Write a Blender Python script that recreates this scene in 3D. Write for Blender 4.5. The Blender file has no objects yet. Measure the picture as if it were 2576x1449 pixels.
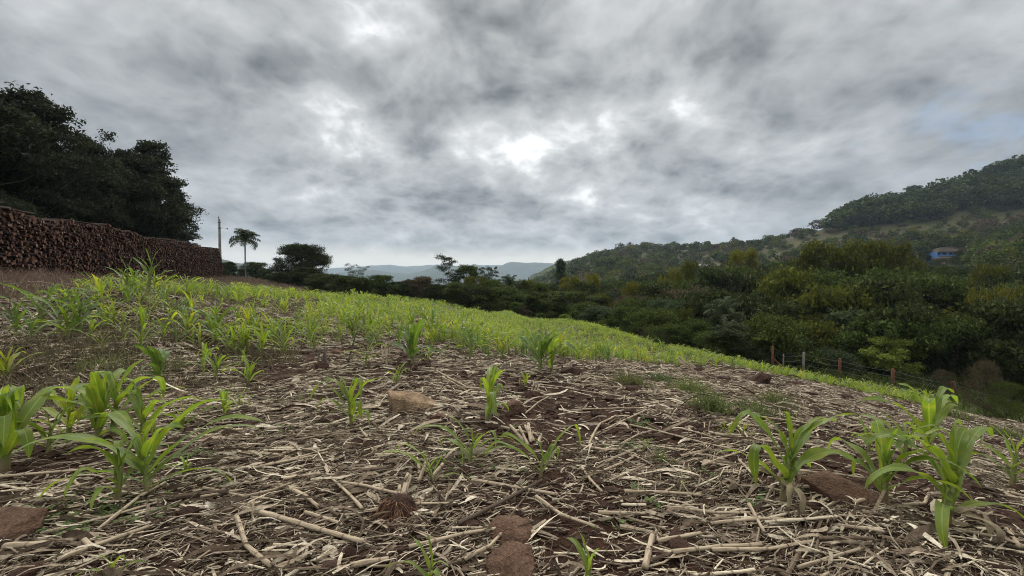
import bpy, bmesh, math, random
import numpy as np
R = math.radians
sc = bpy.context.scene
col = sc.collection

# ---------------------------------------------------------------- camera, world, sun, exposure
FPX = 1516.0                      # focal length in pixels of the 4032 px wide photograph
EYE = 1.2                         # camera height above the soil it stands on
cam_d = bpy.data.cameras.new('camera')
cam = bpy.data.objects.new('camera', cam_d)
col.objects.link(cam)
cam.location = (0, 0, EYE)
cam.rotation_euler = (R(90), 0, 0)
cam_d.sensor_width = 36
cam_d.lens = 36 * FPX / 4032
cam_d.clip_start = 0.05
cam_d.clip_end = 16000
sc.camera = cam

SUN_EL = 34.0
class NT:
    """small helper that writes node expressions"""
    def __init__(s, tree):
        s.t = tree
    def n(s, kind, **kw):
        x = s.t.nodes.new(kind)
        for k, v in kw.items():
            setattr(x, k, v)
        return x
    def put(s, sock, v):
        if hasattr(v, 'is_output'):
            s.t.links.new(v, sock)
        else:
            sock.default_value = v
    def math(s, op, a, b=None, c=None, clamp=False):
        x = s.n('ShaderNodeMath', operation=op, use_clamp=clamp)
        for i, v in enumerate((a, b, c)):
            if v is not None:
                s.put(x.inputs[i], v)
        return x.outputs[0]
    def vec(s, op, a, b=None, scale=None):
        x = s.n('ShaderNodeVectorMath', operation=op)
        s.put(x.inputs[0], a)
        if b is not None:
            s.put(x.inputs[1], b)
        if scale is not None:
            s.put(x.inputs['Scale'], scale)
        return x.outputs['Value'] if op in ('DISTANCE', 'LENGTH', 'DOT_PRODUCT') else x.outputs[0]
    def noise(s, v, scale, detail=3, rough=0.5, dist=0.0, color=False, lac=2.0, dim='3D'):
        x = s.n('ShaderNodeTexNoise', noise_dimensions=dim)
        if v is not None:
            s.put(x.inputs['Vector'], v)
        x.inputs['Scale'].default_value = scale
        x.inputs['Detail'].default_value = detail
        x.inputs['Roughness'].default_value = rough
        x.inputs['Lacunarity'].default_value = lac
        x.inputs['Distortion'].default_value = dist
        return x.outputs['Color' if color else 'Fac']
    def mapr(s, v, a, b, c, d, kind='SMOOTHSTEP'):
        x = s.n('ShaderNodeMapRange', interpolation_type=kind, clamp=True)
        for i, q in enumerate((v, a, b, c, d)):
            s.put(x.inputs[i], q)
        return x.outputs[0]
    def ramp(s, v, stops, interp='LINEAR'):
        x = s.n('ShaderNodeValToRGB')
        x.color_ramp.interpolation = interp
        e = x.color_ramp.elements
        while len(e) < len(stops):
            e.new(0.5)
        for q, (p, c) in zip(e, stops):
            q.position = p
            q.color = (*c, 1) if len(c) == 3 else c
        s.put(x.inputs[0], v)
        return x.outputs[0]
    def mix(s, f, a, b, mode='MIX'):
        x = s.n('ShaderNodeMix', data_type='RGBA', blend_type=mode)
        s.put(x.inputs[0], f)
        s.put(x.inputs[6], a if hasattr(a, 'is_output') else ((*a, 1) if len(a) == 3 else a))
        s.put(x.inputs[7], b if hasattr(b, 'is_output') else ((*b, 1) if len(b) == 3 else b))
        return x.outputs[2]

DECK = 0.42
SHIFT = (3.1, 1.7, 0)
world = bpy.data.worlds.new('World')
sc.world = world
world.use_nodes = True
wt = world.node_tree
wt.nodes.clear()
w = NT(wt)
tc = w.n('ShaderNodeTexCoord').outputs['Generated']
dirv = w.vec('NORMALIZE', tc)
sep = w.n('ShaderNodeSeparateXYZ')
wt.links.new(dirv, sep.inputs[0])
zc = w.math('MAXIMUM', sep.outputs[2], 0.0)
inv = w.math('DIVIDE', 1.0, w.math('ADD', zc, DECK))
px_ = w.math('MULTIPLY', sep.outputs[0], inv)
py_ = w.math('MULTIPLY', sep.outputs[1], inv)
cmb = w.n('ShaderNodeCombineXYZ')
wt.links.new(px_, cmb.inputs[0]); wt.links.new(py_, cmb.inputs[1])
P0 = cmb.outputs[0]                          # a point on the cloud deck seen in this direction
warp = w.vec('SUBTRACT', w.noise(P0, 2.5, 2, .55, color=True, dim='2D'), (0.5, 0.5, 0.5))
P1 = w.vec('ADD', P0, w.vec('SCALE', warp, scale=0.11))
warp2 = w.vec('SUBTRACT', w.noise(P0, 7.0, 2, .55, color=True, dim='2D'), (0.5, 0.5, 0.5))
P2 = w.vec('ADD', P1, w.vec('SCALE', warp2, scale=0.035))
# the deck is combed into soft rolls, a little diagonal
mapn = w.n('ShaderNodeMapping')
wt.links.new(P2, mapn.inputs[0])
mapn.inputs['Rotation'].default_value = (0, 0, R(24))
mapn.inputs['Location'].default_value = SHIFT
mapn.inputs['Scale'].default_value = (1.0, 1.25, 1.0)
big = w.noise(mapn.outputs[0], 1.9, 3, .5, dim='2D')
med = w.noise(mapn.outputs[0], 3.7, 5, .56, dim='2D')
fin = w.noise(P2, 17.0, 5, .62, dim='2D')
vo = w.n('ShaderNodeTexVoronoi', feature='SMOOTH_F1', voronoi_dimensions='2D')
wt.links.new(mapn.outputs[0], vo.inputs['Vector'])
vo.inputs['Scale'].default_value = 3.7
vo.inputs['Detail'].default_value = 2.5
vo.inputs['Roughness'].default_value = .55
vo.inputs['Smoothness'].default_value = .7
vo2 = w.n('ShaderNodeTexVoronoi', feature='SMOOTH_F1', voronoi_dimensions='2D')
wt.links.new(P2, vo2.inputs['Vector'])
vo2.inputs['Scale'].default_value = 12.0
vo2.inputs['Detail'].default_value = 2.0
vo2.inputs['Roughness'].default_value = .6
vo2.inputs['Smoothness'].default_value = .7
puff = vo.outputs['Distance']                # small in the thick middle of a puff
dens = w.math('ADD', w.math('MULTIPLY', big, 0.55), w.math('MULTIPLY', med, 0.75))
dens = w.math('ADD', dens, w.math('MULTIPLY', fin, 0.21))
dens = w.math('SUBTRACT', dens, w.math('MULTIPLY', puff, 0.50))
dens = w.math('SUBTRACT', dens, w.math('MULTIPLY', vo2.outputs['Distance'], 0.21))
dens = w.math('SUBTRACT', dens, 0.140)        # about 0 on average
warp3 = w.vec('SUBTRACT', w.noise(P0, 9.0, 4, .65, color=True, dim='2D'), (0.5, 0.5, 0.5))
P3 = w.vec('ADD', P2, w.vec('SCALE', warp3, scale=0.11))
def deck(u, v):
    """deck point for a direction, written as a pixel of the 2576 px photograph"""
    tx, tz = (u - 1288) / 968.6, (724.5 - v) / 968.6
    n = math.sqrt(1 + tx * tx + tz * tz)
    return np.array([tx, 1.0]) / (tz + DECK * n)
# breaks (negative) and thick rolls (positive) of this afternoon's deck
PATCH = [(870, 85, 90, -.13), (965, 75, 55, -.12), (1455, 30, 60, -.10), (1290, 120, 55, -.26), (1205, 160, 50, -.24),
         (840, 300, 110, -.36), (800, 275, 80, -.24), (850, 370, 50, -.3), (1230, 385, 160, -.50), (1430, 370, 150, -.46),
         (1330, 400, 60, -.26), (1010, 405, 80, -.22), (1762, 195, 70, -.20), (1705, 265, 50, -.24), (1640, 310, 60, -.16),
         (1150, 362, 60, -.22), (1120, 508, 30, -.22), (870, 562, 110, -.1), (1350, 557, 90, -.1), (1460, 490, 60, -.2),
         (900, 130, 80, -.14), (560, 460, 160, -.06), (2150, 380, 200, -.12), (2500, 120, 200, -.1), (2000, 520, 200, -.05), (500, 70, 150, -.06),
         (1090, 220, 240, .20), (1400, 255, 150, .16), (1080, 320, 130, .18), (1130, 440, 130, .24), (1450, 440, 95, .24),
         (1850, 452, 100, .22), (1650, 430, 150, .12), (1250, 30, 200, .12), (800, 500, 220, .12), (1000, 592, 190, .16),
         (650, 200, 220, .08), (2100, 250, 190, .10), (1780, 80, 220, .12), (900, 415, 60, .16), (1220, 520, 260, .12),
         (350, 180, 200, .07), (1900, 180, 120, .06)]
for (u, v, r, a) in PATCH:
    c = deck(u, v)
    s = np.linalg.norm(deck(u + r, v) - c) * 1.6
    d = w.vec('DISTANCE', P3, (float(c[0]), float(c[1]), 0.0))
    dens = w.math('ADD', dens, w.mapr(d, 0.0, float(s), float(a) * (0.72 if a < 0 else 0.8), 0.0, 'SMOOTHERSTEP'))
# how much of the hidden sun comes through: bright round it, dull behind the viewer
def sunward(el, az):
    return (math.sin(R(az)) * math.cos(R(el)), math.cos(R(az)) * math.cos(R(el)), math.sin(R(el)))
cosn = w.vec('DOT_PRODUCT', dirv, sunward(22, -3))
glow = w.mapr(cosn, 0.62, 0.99, 0.0, 1.0, 'SMOOTHSTEP')
clear = w.mapr(dens, -0.36, 0.62, 1.0, 0.0, 'LINEAR')          # 1 in a break, 0 under a thick roll
thin = w.mapr(dens, -0.58, -0.10, 1.0, 0.0, 'SMOOTHSTEP')
base = w.mix(clear, (0.078, 0.086, 0.094), (0.425, 0.435, 0.446))
gl = w.math('MULTIPLY', glow, w.math('MULTIPLY_ADD', thin, 0.30, w.math('MULTIPLY_ADD', clear, 0.13, 0.035)))
base = w.mix(1.0, base, w.mix(gl, (0, 0, 0), (0.95, 0.95, 0.92)), 'ADD')
# the low band under the deck, pale and a little warm
low = w.mapr(sep.outputs[2], 0.055, 0.115, 1.0, 0.0, 'SMOOTHSTEP')
front = w.mapr(sep.outputs[1], 0.2, 0.95, 0.0, 1.0)
base = w.mix(w.math('MULTIPLY', low, 0.85), base, w.mix(front, (0.50, 0.53, 0.57), (1.0, 0.91, 0.75)))
# unseen zenith of the overcast sky, boosted and warmed to light the ground
zen_boost = w.mapr(sep.outputs[2], 0.60, 0.80, 1.0, 6.4)
base = w.vec('MULTIPLY', w.vec('SCALE', base, scale=zen_boost), w.mix(w.mapr(sep.outputs[2], .58, .82, 0, 1), (1, 1, 1), (1.06, 1.0, .90)))
nish = w.n('ShaderNodeTexSky', sky_type='NISHITA', sun_disc=False)
nish.sun_elevation = R(SUN_EL)
nish.sun_rotation = R(0)
nish.air_density = 1.0
nish.dust_density = 0.6
# one blue hole low on the right
c = deck(2430, 335)
hole = w.mapr(w.vec('DISTANCE', w.vec('ADD', P2, w.vec('SCALE', w.vec('SUBTRACT', w.noise(P0, 6, 3, .6, color=True, dim='2D'), (.5, .5, .5)), scale=.45)), (float(c[0]), float(c[1]), 0.0)), 0.02, 0.17, 0.65, 0.0)
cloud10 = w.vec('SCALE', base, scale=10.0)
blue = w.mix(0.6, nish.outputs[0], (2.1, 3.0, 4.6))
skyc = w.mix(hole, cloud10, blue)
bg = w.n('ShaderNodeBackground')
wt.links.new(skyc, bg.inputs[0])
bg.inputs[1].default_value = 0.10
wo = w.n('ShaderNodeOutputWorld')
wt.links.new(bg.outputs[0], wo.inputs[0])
world.cycles.sampling_method = 'MANUAL'
world.cycles.sample_map_resolution = 512

sun_d = bpy.data.lights.new('sun', 'SUN')
sun_d.energy = 1.5
sun_d.angle = R(16)
sun_d.color = (1.0, 0.94, 0.82)
sun = bpy.data.objects.new('sun', sun_d)
col.objects.link(sun)
sun.rotation_euler = (R(-(90 - SUN_EL)), 0, R(4))

sc.view_settings.view_transform = 'Standard'
sc.view_settings.look = 'None'
sc.view_settings.exposure = 0.50
sc.view_settings.gamma = 1.0
sc.render.engine = 'CYCLES'
sc.cycles.max_bounces = 6
sc.cycles.diffuse_bounces = 3
sc.cycles.glossy_bounces = 2
sc.cycles.transmission_bounces = 4
sc.cycles.transparent_max_bounces = 6
sc.cycles.volume_bounces = 1
sc.cycles.use_adaptive_sampling = True
sc.cycles.adaptive_threshold = 0.008
sc.cycles.pixel_filter_type = 'BLACKMAN_HARRIS'
sc.cycles.filter_width = 1.05
sc.cycles.use_denoising = True
sc.cycles.denoiser = 'OPENIMAGEDENOISE'
sc.cycles.denoising_input_passes = 'RGB_ALBEDO_NORMAL'
sc.cycles.denoising_prefilter = 'NONE'

# ---------------------------------------------------------------- helpers
def tag(o, label=None, cat=None, group=None, kind=None):
    if label: o['label'] = label
    if cat: o['category'] = cat
    if group: o['group'] = group
    if kind: o['kind'] = kind
    return o

def empty(name, loc, rz=0.0, label=None, cat=None, group=None):
    o = bpy.data.objects.new(name, None)
    o.empty_display_size = 0.2
    col.objects.link(o)
    o.location = loc
    o.rotation_euler = (0, 0, rz)
    return tag(o, label, cat, group)

class MB:
    """collects vertices and faces, then links them as one mesh object"""
    def __init__(s):
        s.V, s.F, s.U, s.M, s.n = [], [], [], [], 0
    def add(s, V, F, uv=None, m=0):
        V = np.asarray(V, float).reshape(-1, 3)
        F = np.asarray(F, int)
        s.V.append(V); s.F.append(F + s.n)
        s.U.append(np.zeros((len(V), 2)) if uv is None else np.asarray(uv, float).reshape(-1, 2))
        s.M.append(np.full(len(F), m)); s.n += len(V)
        return s
    def mesh(s, name, mats, smooth=False):
        me = bpy.data.meshes.new(name)
        V = np.concatenate(s.V)
        me.vertices.add(len(V)); me.vertices.foreach_set('co', V.ravel())
        li = np.concatenate([f.ravel() for f in s.F])
        cnt = np.concatenate([np.full(len(f), f.shape[1]) for f in s.F])
        me.loops.add(len(li)); me.loops.foreach_set('vertex_index', li)
        st = np.concatenate([[0], np.cumsum(cnt)[:-1]])
        me.polygons.add(len(cnt)); me.polygons.foreach_set('loop_start', st)
        for m in (mats if isinstance(mats, (list, tuple)) else [mats]):
            me.materials.append(m)
        mi = np.concatenate(s.M)
        if mi.any(): me.polygons.foreach_set('material_index', mi)
        uv = np.concatenate(s.U)
        if uv.any():
            l = me.uv_layers.new(name='UVMap'); l.data.foreach_set('uv', uv[li].ravel())
        me.polygons.foreach_set('use_smooth', np.full(len(cnt), smooth))
        me.update(calc_edges=True)
        return me
    def build(s, name, mats, parent=None, smooth=False, loc=None):
        o = bpy.data.objects.new(name, s.mesh(name, mats, smooth))
        col.objects.link(o)
        if parent is not None: o.parent = parent
        if loc is not None: o.location = loc
        return o

def frame_of(T):
    T = T / np.maximum(np.linalg.norm(T, axis=-1, keepdims=True), 1e-9)
    up = np.where(np.abs(T[..., 2:3]) > 0.93, np.array([1.0, 0, 0]), np.array([0, 0, 1.0]))
    A = np.cross(up, T); A /= np.linalg.norm(A, axis=-1, keepdims=True)
    return A, np.cross(T, A)

def tubes(C, Rd, sides=6, cap=True):
    """C (n,k,3) centre lines, Rd (n,k) radii -> V, [quads], [caps], uv (around, metres along)"""
    C = np.asarray(C, float); Rd = np.asarray(Rd, float)
    if C.ndim == 2: C, Rd = C[None], Rd[None]
    n, k, _ = C.shape
    T = np.gradient(C, axis=1)
    A, B = frame_of(T)
    a = np.arange(sides) * 2 * np.pi / sides
    ring = C[:, :, None] + Rd[:, :, None, None] * (np.cos(a)[:, None] * A[:, :, None] + np.sin(a)[:, None] * B[:, :, None])
    V = ring.reshape(-1, 3)
    seg = np.concatenate([np.zeros((n, 1)), np.cumsum(np.linalg.norm(np.diff(C, axis=1), axis=2), axis=1)], 1)
    uv = np.stack([np.broadcast_to(a / 6.2832, (n, k, sides)), np.broadcast_to(seg[:, :, None], (n, k, sides))], -1).reshape(-1, 2)
    i = np.arange(n)[:, None, None] * k * sides + np.arange(k - 1)[None, :, None] * sides
    j = np.arange(sides)[None, None]; j2 = (j + 1) % sides
    Q = np.stack([i + j, i + j2, i + sides + j2, i + sides + j], -1).reshape(-1, 4)
    caps = None
    if cap:
        b = np.arange(n)[:, None] * k * sides
        caps = np.concatenate([b + np.arange(sides)[::-1], b + (k - 1) * sides + np.arange(sides)])
    return V, Q, caps, uv

def add_tube(mb, C, Rd, sides=6, cap=True, m=0):
    V, Q, caps, uv = tubes(C, Rd, sides, cap)
    base = mb.n
    mb.add(V, Q, uv, m)
    if caps is not None:
        mb.F.append(caps + base); mb.M.append(np.full(len(caps), m))

def add_box(mb, c, s, rz=0.0, m=0):
    v = np.array([[x, y, z] for x in (-.5, .5) for y in (-.5, .5) for z in (-.5, .5)]) * np.array(s)
    cs, sn = math.cos(rz), math.sin(rz)
    v = np.stack([v[:, 0] * cs - v[:, 1] * sn, v[:, 0] * sn + v[:, 1] * cs, v[:, 2]], 1) + np.array(c)
    mb.add(v, [[0, 1, 3, 2], [4, 6, 7, 5], [0, 4, 5, 1], [2, 3, 7, 6], [0, 2, 6, 4], [1, 5, 7, 3]], None, m)

# value noise in numpy
def hash2(i, j, seed):
    h = (i.astype(np.int64) * 374761393 + j.astype(np.int64) * 668265263 + seed * 974634777) & 0x7fffffff
    h = ((h ^ (h >> 13)) * 1274126177) & 0x7fffffff
    return ((h ^ (h >> 16)) & 0xffffff) / float(0xffffff)
def vnoise(x, y, seed=0):
    i, j = np.floor(x), np.floor(y)
    f, g = x - i, y - j
    f = f * f * (3 - 2 * f); g = g * g * (3 - 2 * g)
    a, b = hash2(i, j, seed), hash2(i + 1, j, seed)
    c, d = hash2(i, j + 1, seed), hash2(i + 1, j + 1, seed)
    return (a * (1 - f) + b * f) * (1 - g) + (c * (1 - f) + d * f) * g
def fbm(x, y, octv=3, seed=0):
    s, a, t = 0, 1.0, 0
    for o in range(octv):
        s = s + a * vnoise(x * 2 ** o + 17.3 * o, y * 2 ** o - 9.1 * o, seed + o); t += a; a *= .5
    return s / t

# ---------------------------------------------------------------- materials
MATS = {}
def material(name, rough=0.8, spec=0.3):
    m = bpy.data.materials.new(name); m.use_nodes = True
    m.node_tree.nodes.clear()
    k = NT(m.node_tree)
    out = k.n('ShaderNodeOutputMaterial')
    b = k.n('ShaderNodeBsdfPrincipled')
    b.inputs['Roughness'].default_value = rough
    b.inputs['Specular IOR Level'].default_value = spec
    m.node_tree.links.new(b.outputs[0], out.inputs[0])
    MATS[name] = m
    return m, k, b, out

def island(k):
    return k.n('ShaderNodeNewGeometry').outputs['Random Per Island']
def objrand(k):
    return k.n('ShaderNodeObjectInfo').outputs['Random']
def pos(k):
    return k.n('ShaderNodeNewGeometry').outputs['Position']
def objco(k):
    return k.n('ShaderNodeTexCoord').outputs['Object']
def uvx(k):
    s = k.n('ShaderNodeSeparateXYZ')
    k.t.links.new(k.n('ShaderNodeTexCoord').outputs['UV'], s.inputs[0])
    return s.outputs[0], s.outputs[1]
def bump(k, b, h, strength=.4, dist=.02):
    x = k.n('ShaderNodeBump')
    x.inputs['Strength'].default_value = strength; x.inputs['Distance'].default_value = dist
    k.put(x.inputs['Height'], h); k.t.links.new(x.outputs[0], b.inputs['Normal'])
def translucent(k, b, out, colr, fac):
    t = k.n('ShaderNodeBsdfTranslucent'); k.put(t.inputs[0], colr)
    mx = k.n('ShaderNodeMixShader'); mx.inputs[0].default_value = fac
    k.t.links.new(b.outputs[0], mx.inputs[1]); k.t.links.new(t.outputs[0], mx.inputs[2])
    k.t.links.new(mx.outputs[0], out.inputs[0])

def leaf_mat(name, c1, c2, c3=None, trans=.3, rough=.72):
    """foliage: each leaf its own shade between c1 and c2, a few of c3; each tree a little different"""
    m, k, b, out = material(name, rough, .18)
    r = island(k)
    c = k.ramp(r, [(0, c1), (.75, c2), (1, c3 or c2)])
    h = k.n('ShaderNodeHueSaturation')
    k.t.links.new(c, h.inputs['Color'])
    k.put(h.inputs['Value'], k.mapr(objrand(k), 0, 1, .72, 1.25, 'LINEAR'))
    k.put(h.inputs['Hue'], k.mapr(k.math('FRACT', k.math('MULTIPLY', objrand(k), 7.3)), 0, 1, .485, .512, 'LINEAR'))
    k.t.links.new(h.outputs[0], b.inputs['Base Color'])
    translucent(k, b, out, k.mix(.5, h.outputs[0], tuple(min(1, q * 1.8) for q in c2)), trans)
    return m

leaf_mat('leaf_dark', (.012, .019, .005), (.035, .050, .013), (.085, .105, .026), .26)
leaf_mat('leaf_grove', (.015, .021, .010), (.030, .038, .017), (.05, .06, .026), .22)
leaf_mat('leaf_green', (.018, .031, .006), (.056, .084, .016), (.125, .160, .032), .30)
leaf_mat('leaf_bright', (.10, .15, .03), (.17, .235, .045), (.21, .26, .06), .35)
leaf_mat('leaf_olive', (.034, .043, .008), (.082, .094, .014), (.18, .175, .022), .34)
leaf_mat('leaf_yellow', (.055, .066, .010), (.15, .150, .016), (.30, .26, .025), .35)
leaf_mat('leaf_brown', (.045, .038, .022), (.080, .064, .036), (.13, .105, .055), .24)
leaf_mat('leaf_blue', (.022, .036, .015), (.054, .076, .032), (.11, .14, .072), .26)
leaf_mat('frond', (.030, .046, .022), (.060, .080, .034), (.09, .09, .04), .2)
leaf_mat('dry_blade', (.075, .050, .040), (.16, .115, .085), (.30, .25, .18), .25, .8)
leaf_mat('grass', (.06, .085, .025), (.12, .15, .045), (.20, .19, .08), .35)
leaf_mat('low_grass_blade', (.055, .048, .026), (.13, .112, .062), (.28, .23, .15), .3)
leaf_mat('weed', (.06, .10, .03), (.10, .15, .05), (.13, .18, .07), .3)

def bark_mat(name, c1, c2, scale=6):
    m, k, b, out = material(name, .9, .2)
    mp = k.n('ShaderNodeMapping'); k.t.links.new(objco(k), mp.inputs[0]); mp.inputs['Scale'].default_value = (1, 1, .25)
    n = k.noise(mp.outputs[0], scale, 5, .65)
    k.t.links.new(k.ramp(n, [(.3, c1), (.7, c2)]), b.inputs['Base Color'])
    bump(k, b, n, .6, .03)
    return m
bark_mat('bark', (.05, .04, .032), (.13, .11, .09))
bark_mat('bark_pale', (.20, .18, .15), (.38, .35, .30))
bark_mat('bark_palm', (.09, .08, .07), (.22, .20, .18), 4)

def ground_mat():
    m, k, b, out = material('ground_soil', .95, .15)
    p = pos(k)
    at = k.n('ShaderNodeAttribute', attribute_name='zone').outputs['Fac']
    n1 = k.noise(p, 2.3, 5, .6); n2 = k.noise(p, 28, 4, .65); n3 = k.noise(p, .06, 4, .6)
    soil = k.ramp(k.math('ADD', k.math('MULTIPLY', n1, .5), k.math('MULTIPLY', n2, .5)),
                  [(.3, (.012, .006, .004)), (.52, (.034, .0165, .010)), (.7, (.068, .034, .021))])
    n4 = k.noise(p, .35, 6, .72)
    scrub = k.ramp(k.math('ADD', k.math('MULTIPLY', n3, .6), k.math('MULTIPLY', n4, .4)),
                   [(.36, (.018, .025, .008)), (.46, (.040, .044, .016)), (.56, (.068, .056, .028)), (.66, (.045, .052, .018))])
    k.t.links.new(k.mix(at, soil, scrub), b.inputs['Base Color'])
    bump(k, b, k.math('ADD', n2, k.math('MULTIPLY', n1, .8)), .9, .03)
    return m
ground_mat()

def hill_mat(name, c1, c2):
    m, k, b, out = material(name, .95, .1)
    p = pos(k)
    n = k.math('ADD', k.math('MULTIPLY', k.noise(p, .012, 4, .6), .6), k.math('MULTIPLY', k.noise(p, .09, 4, .7), .4))
    k.t.links.new(k.ramp(n, [(.38, c1), (.62, c2)]), b.inputs['Base Color'])
    bump(k, b, k.noise(p, .08, 4, .7), 1.0, 6.0)
    return m
hill_mat('hill_wood', (.025, .036, .018), (.060, .070, .030))

# ---------------------------------------------------------------- the lie of the land
def P(u, v, d):
    """real point at depth d metres that was measured at pixel (u, v) of the photograph"""
    return np.array([(u - 2016) / FPX * d, d, EYE - (v - 1134) / FPX * d])

CP = [np.array(q, float) for q in [
    (0, 0, 0), (0, -3, .05), (-4, -3, .25), (4, -3, -.45), (-1.5, 1.2, 0.02), (1.5, 1.2, -.02), (-20, -20, 1.6), (20, -20, -5),
    (-60, -60, 4), (60, -60, -14), (0, -80, -2), (-200, 0, 12), (200, 0, 12), (-400, -400, 30), (400, -400, 10), (0, -500, 0), (-22, 2, 1.5), (14, 0, -3.4)]]
CP += [P(*q) for q in [
    (0, 2268, 1.6), (2016, 2268, 1.6), (4032, 2268, 1.6), (20, 1860, 2.5), (0, 1560, 4.2), (0, 1330, 6.2), (560, 1960, 2.2), (620, 1510, 4.6),
    (720, 1335, 6.4), (200, 1310, 6.6), (500, 1150, 9.7), (100, 1180, 9.5), (0, 1115, 17), (300, 1105, 20), (840, 1092, 48), (700, 1100, 34),
    (600, 1120, 16), (1000, 1345, 7.4), (1000, 1215, 13), (980, 1168, 17), (1000, 1172, 21), (1000, 1180, 34), (1300, 1180, 22), (1400, 1500, 5.0),
    (1300, 1300, 9), (870, 1092, 62), (1180, 1118, 80), (960, 1098, 95), (1450, 1182, 35), (1450, 1170, 58), (1750, 1215, 38), (1750, 1198, 62),
    (2000, 1262, 35), (2000, 1240, 53), (2300, 1350, 24), (2300, 1292, 43), (2500, 1362, 33), (2700, 1412, 27), (2900, 1445, 24.5),
    (3050, 1470, 25), (3165, 1490, 24.6), (3305, 1512, 24), (3515, 1555, 23), (3755, 1625, 21.5), (3200, 1500, 20), (3600, 1575, 17),
    (3000, 1490, 12), (2700, 1458, 11), (2400, 1430, 9.5), (3300, 1530, 12.5), (3600, 1600, 11), (3900, 1710, 8), (4032, 1850, 4), (4032, 1680, 11),
    (3075, 1990, 2.12), (3740, 2085, 1.92), (3500, 1900, 2.4), (2400, 1705, 3.2), (2000, 1480, 5.3), (2050, 1412, 7.8), (1700, 1350, 9), (1700, 1275, 16),
    # the valley, the far side and the wooded hill on the right
    (3050, 1750, 36), (3600, 1900, 33), (4032, 1900, 30), (2600, 1560, 45), (2300, 1360, 62), (2000, 1290, 80), (1700, 1225, 95), (1400, 1190, 110),
    (3500, 1500, 62), (4032, 1450, 60), (3000, 1390, 75), (2500, 1300, 95), (2000, 1220, 140), (1500, 1170, 180), (900, 1120, 160),
    (3740, 1030, 168), (3300, 1020, 215), (3000, 1085, 200), (2800, 1062, 260), (2600, 1125, 200), (2300, 1140, 260), (2000, 1140, 320), (1500, 1160, 400), (1000, 1140, 320),
    (4032, 1060, 120), (3700, 1160, 110), (3300, 1180, 110), (2150, 1098, 720), (3600, 905, 265), (3900, 850, 262), (3100, 1000, 290), (2700, 1065, 330), (1600, 1150, 900), (900, 1140, 700),
    (300, 1130, 300), (0, 1120, 120), (-600, 1110, 200), (4700, 640, 320)]]
CREST = [(2275, 1045, 640), (2350, 1022, 600), (2485, 985, 530), (2600, 985, 510), (2700, 998, 490), (2870, 988, 455), (2970, 968, 435), (3090, 940, 410), (3160, 935, 400), (3287, 912, 370),
         (3312, 900, 352), (3350, 862, 342), (3470, 838, 338), (3555, 815, 334), (3680, 793, 330), (3804, 772, 328), (3887, 722, 326), (3969, 698, 324), (4032, 672, 322)]
CP += [P(*q) for q in CREST] + [P(u, v + 70, d * 1.35) for u, v, d in CREST[::3]]
CP += [np.array(q, float) for q in [(0, 1500, -14), (1500, 1500, 40), (-1500, 1500, -10), (-3000, 0, 0), (3000, 0, 30), (0, -3000, 0), (0, 3400, -20), (-2400, 2400, -10), (2400, 2400, 20)]]
CP = np.array(CP)
def warpc(x, y):
    return np.stack([np.arcsinh(np.asarray(x, float) / 5), np.arcsinh(np.asarray(y, float) / 5)], -1)
CW = warpc(CP[:, 0], CP[:, 1])
def tps_k(a, b):
    r2 = ((a[:, None] - b[None]) ** 2).sum(-1)
    return .5 * r2 * np.log(r2 + 1e-9)
def tps_fit():
    n = len(CW)
    lam = np.full(n, 2e-4)
    K = tps_k(CW, CW) + np.diag(lam)
    Pm = np.concatenate([np.ones((n, 1)), CW], 1)
    A = np.block([[K, Pm], [Pm.T, np.zeros((3, 3))]])
    return np.linalg.solve(A, np.concatenate([CP[:, 2], np.zeros(3)]))
TW = tps_fit()
def land(x, y):
    """height of the land without the small clods"""
    x = np.asarray(x, float); y = np.asarray(y, float)
    sh = np.broadcast(x, y).shape
    q = warpc(np.broadcast_to(x, sh).ravel(), np.broadcast_to(y, sh).ravel())
    o = np.empty(len(q))
    for i in range(0, len(q), 40000):
        b = q[i:i + 40000]
        o[i:i + 40000] = tps_k(b, CW) @ TW[:-3] + TW[-3] + b @ TW[-2:]
    return o.reshape(sh)
def micro(x, y):
    r = np.hypot(x, y)
    f = np.clip((34 - r) / 18, 0, 1)
    return f * (.07 * (fbm(x * 1.1, y * 1.1, 3, 5) - .5) + .045 * (fbm(x * 4.2, y * 4.2, 3, 11) - .5) + .016 * (vnoise(x * 17, y * 17, 23) - .5))
# a fast height map for the field
HX0, HX1, HY0, HY1, HS = -30.0, 34.0, -2.0, 34.0, .08
_gx = np.arange(HX0, HX1 + HS, HS); _gy = np.arange(HY0, HY1 + HS, HS)
_X, _Y = np.meshgrid(_gx, _gy)
_cx, _cy = np.meshgrid(np.arange(HX0, HX1 + .4, .4), np.arange(HY0, HY1 + .4, .4))
_cz = land(_cx, _cy)
def bil(Z, x, y, x0, y0, s):
    fx = np.clip((np.asarray(x, float) - x0) / s, 0, Z.shape[1] - 1.001); fy = np.clip((np.asarray(y, float) - y0) / s, 0, Z.shape[0] - 1.001)
    i, j = fx.astype(int), fy.astype(int); a, b = fx - i, fy - j
    return (Z[j, i] * (1 - a) + Z[j, i + 1] * a) * (1 - b) + (Z[j + 1, i] * (1 - a) + Z[j + 1, i + 1] * a) * b
_Z = bil(_cz, _X, _Y, HX0, HY0, .4)
_Z = _Z + micro(_X, _Y)
def G(x, y):
    """ground height, exact for the field and the wider land alike"""
    x, y = np.broadcast_arrays(np.asarray(x, float), np.asarray(y, float))
    ins = (x > HX0) & (x < HX1 - .1) & (y > HY0) & (y < HY1 - .1)
    out = bil(_Z, x, y, HX0, HY0, HS)
    if not ins.all():
        out = np.where(ins, out, 0.0)
        m = ~ins
        out[m] = land(x[m], y[m]) + micro(x[m], y[m])
    return out
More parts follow.
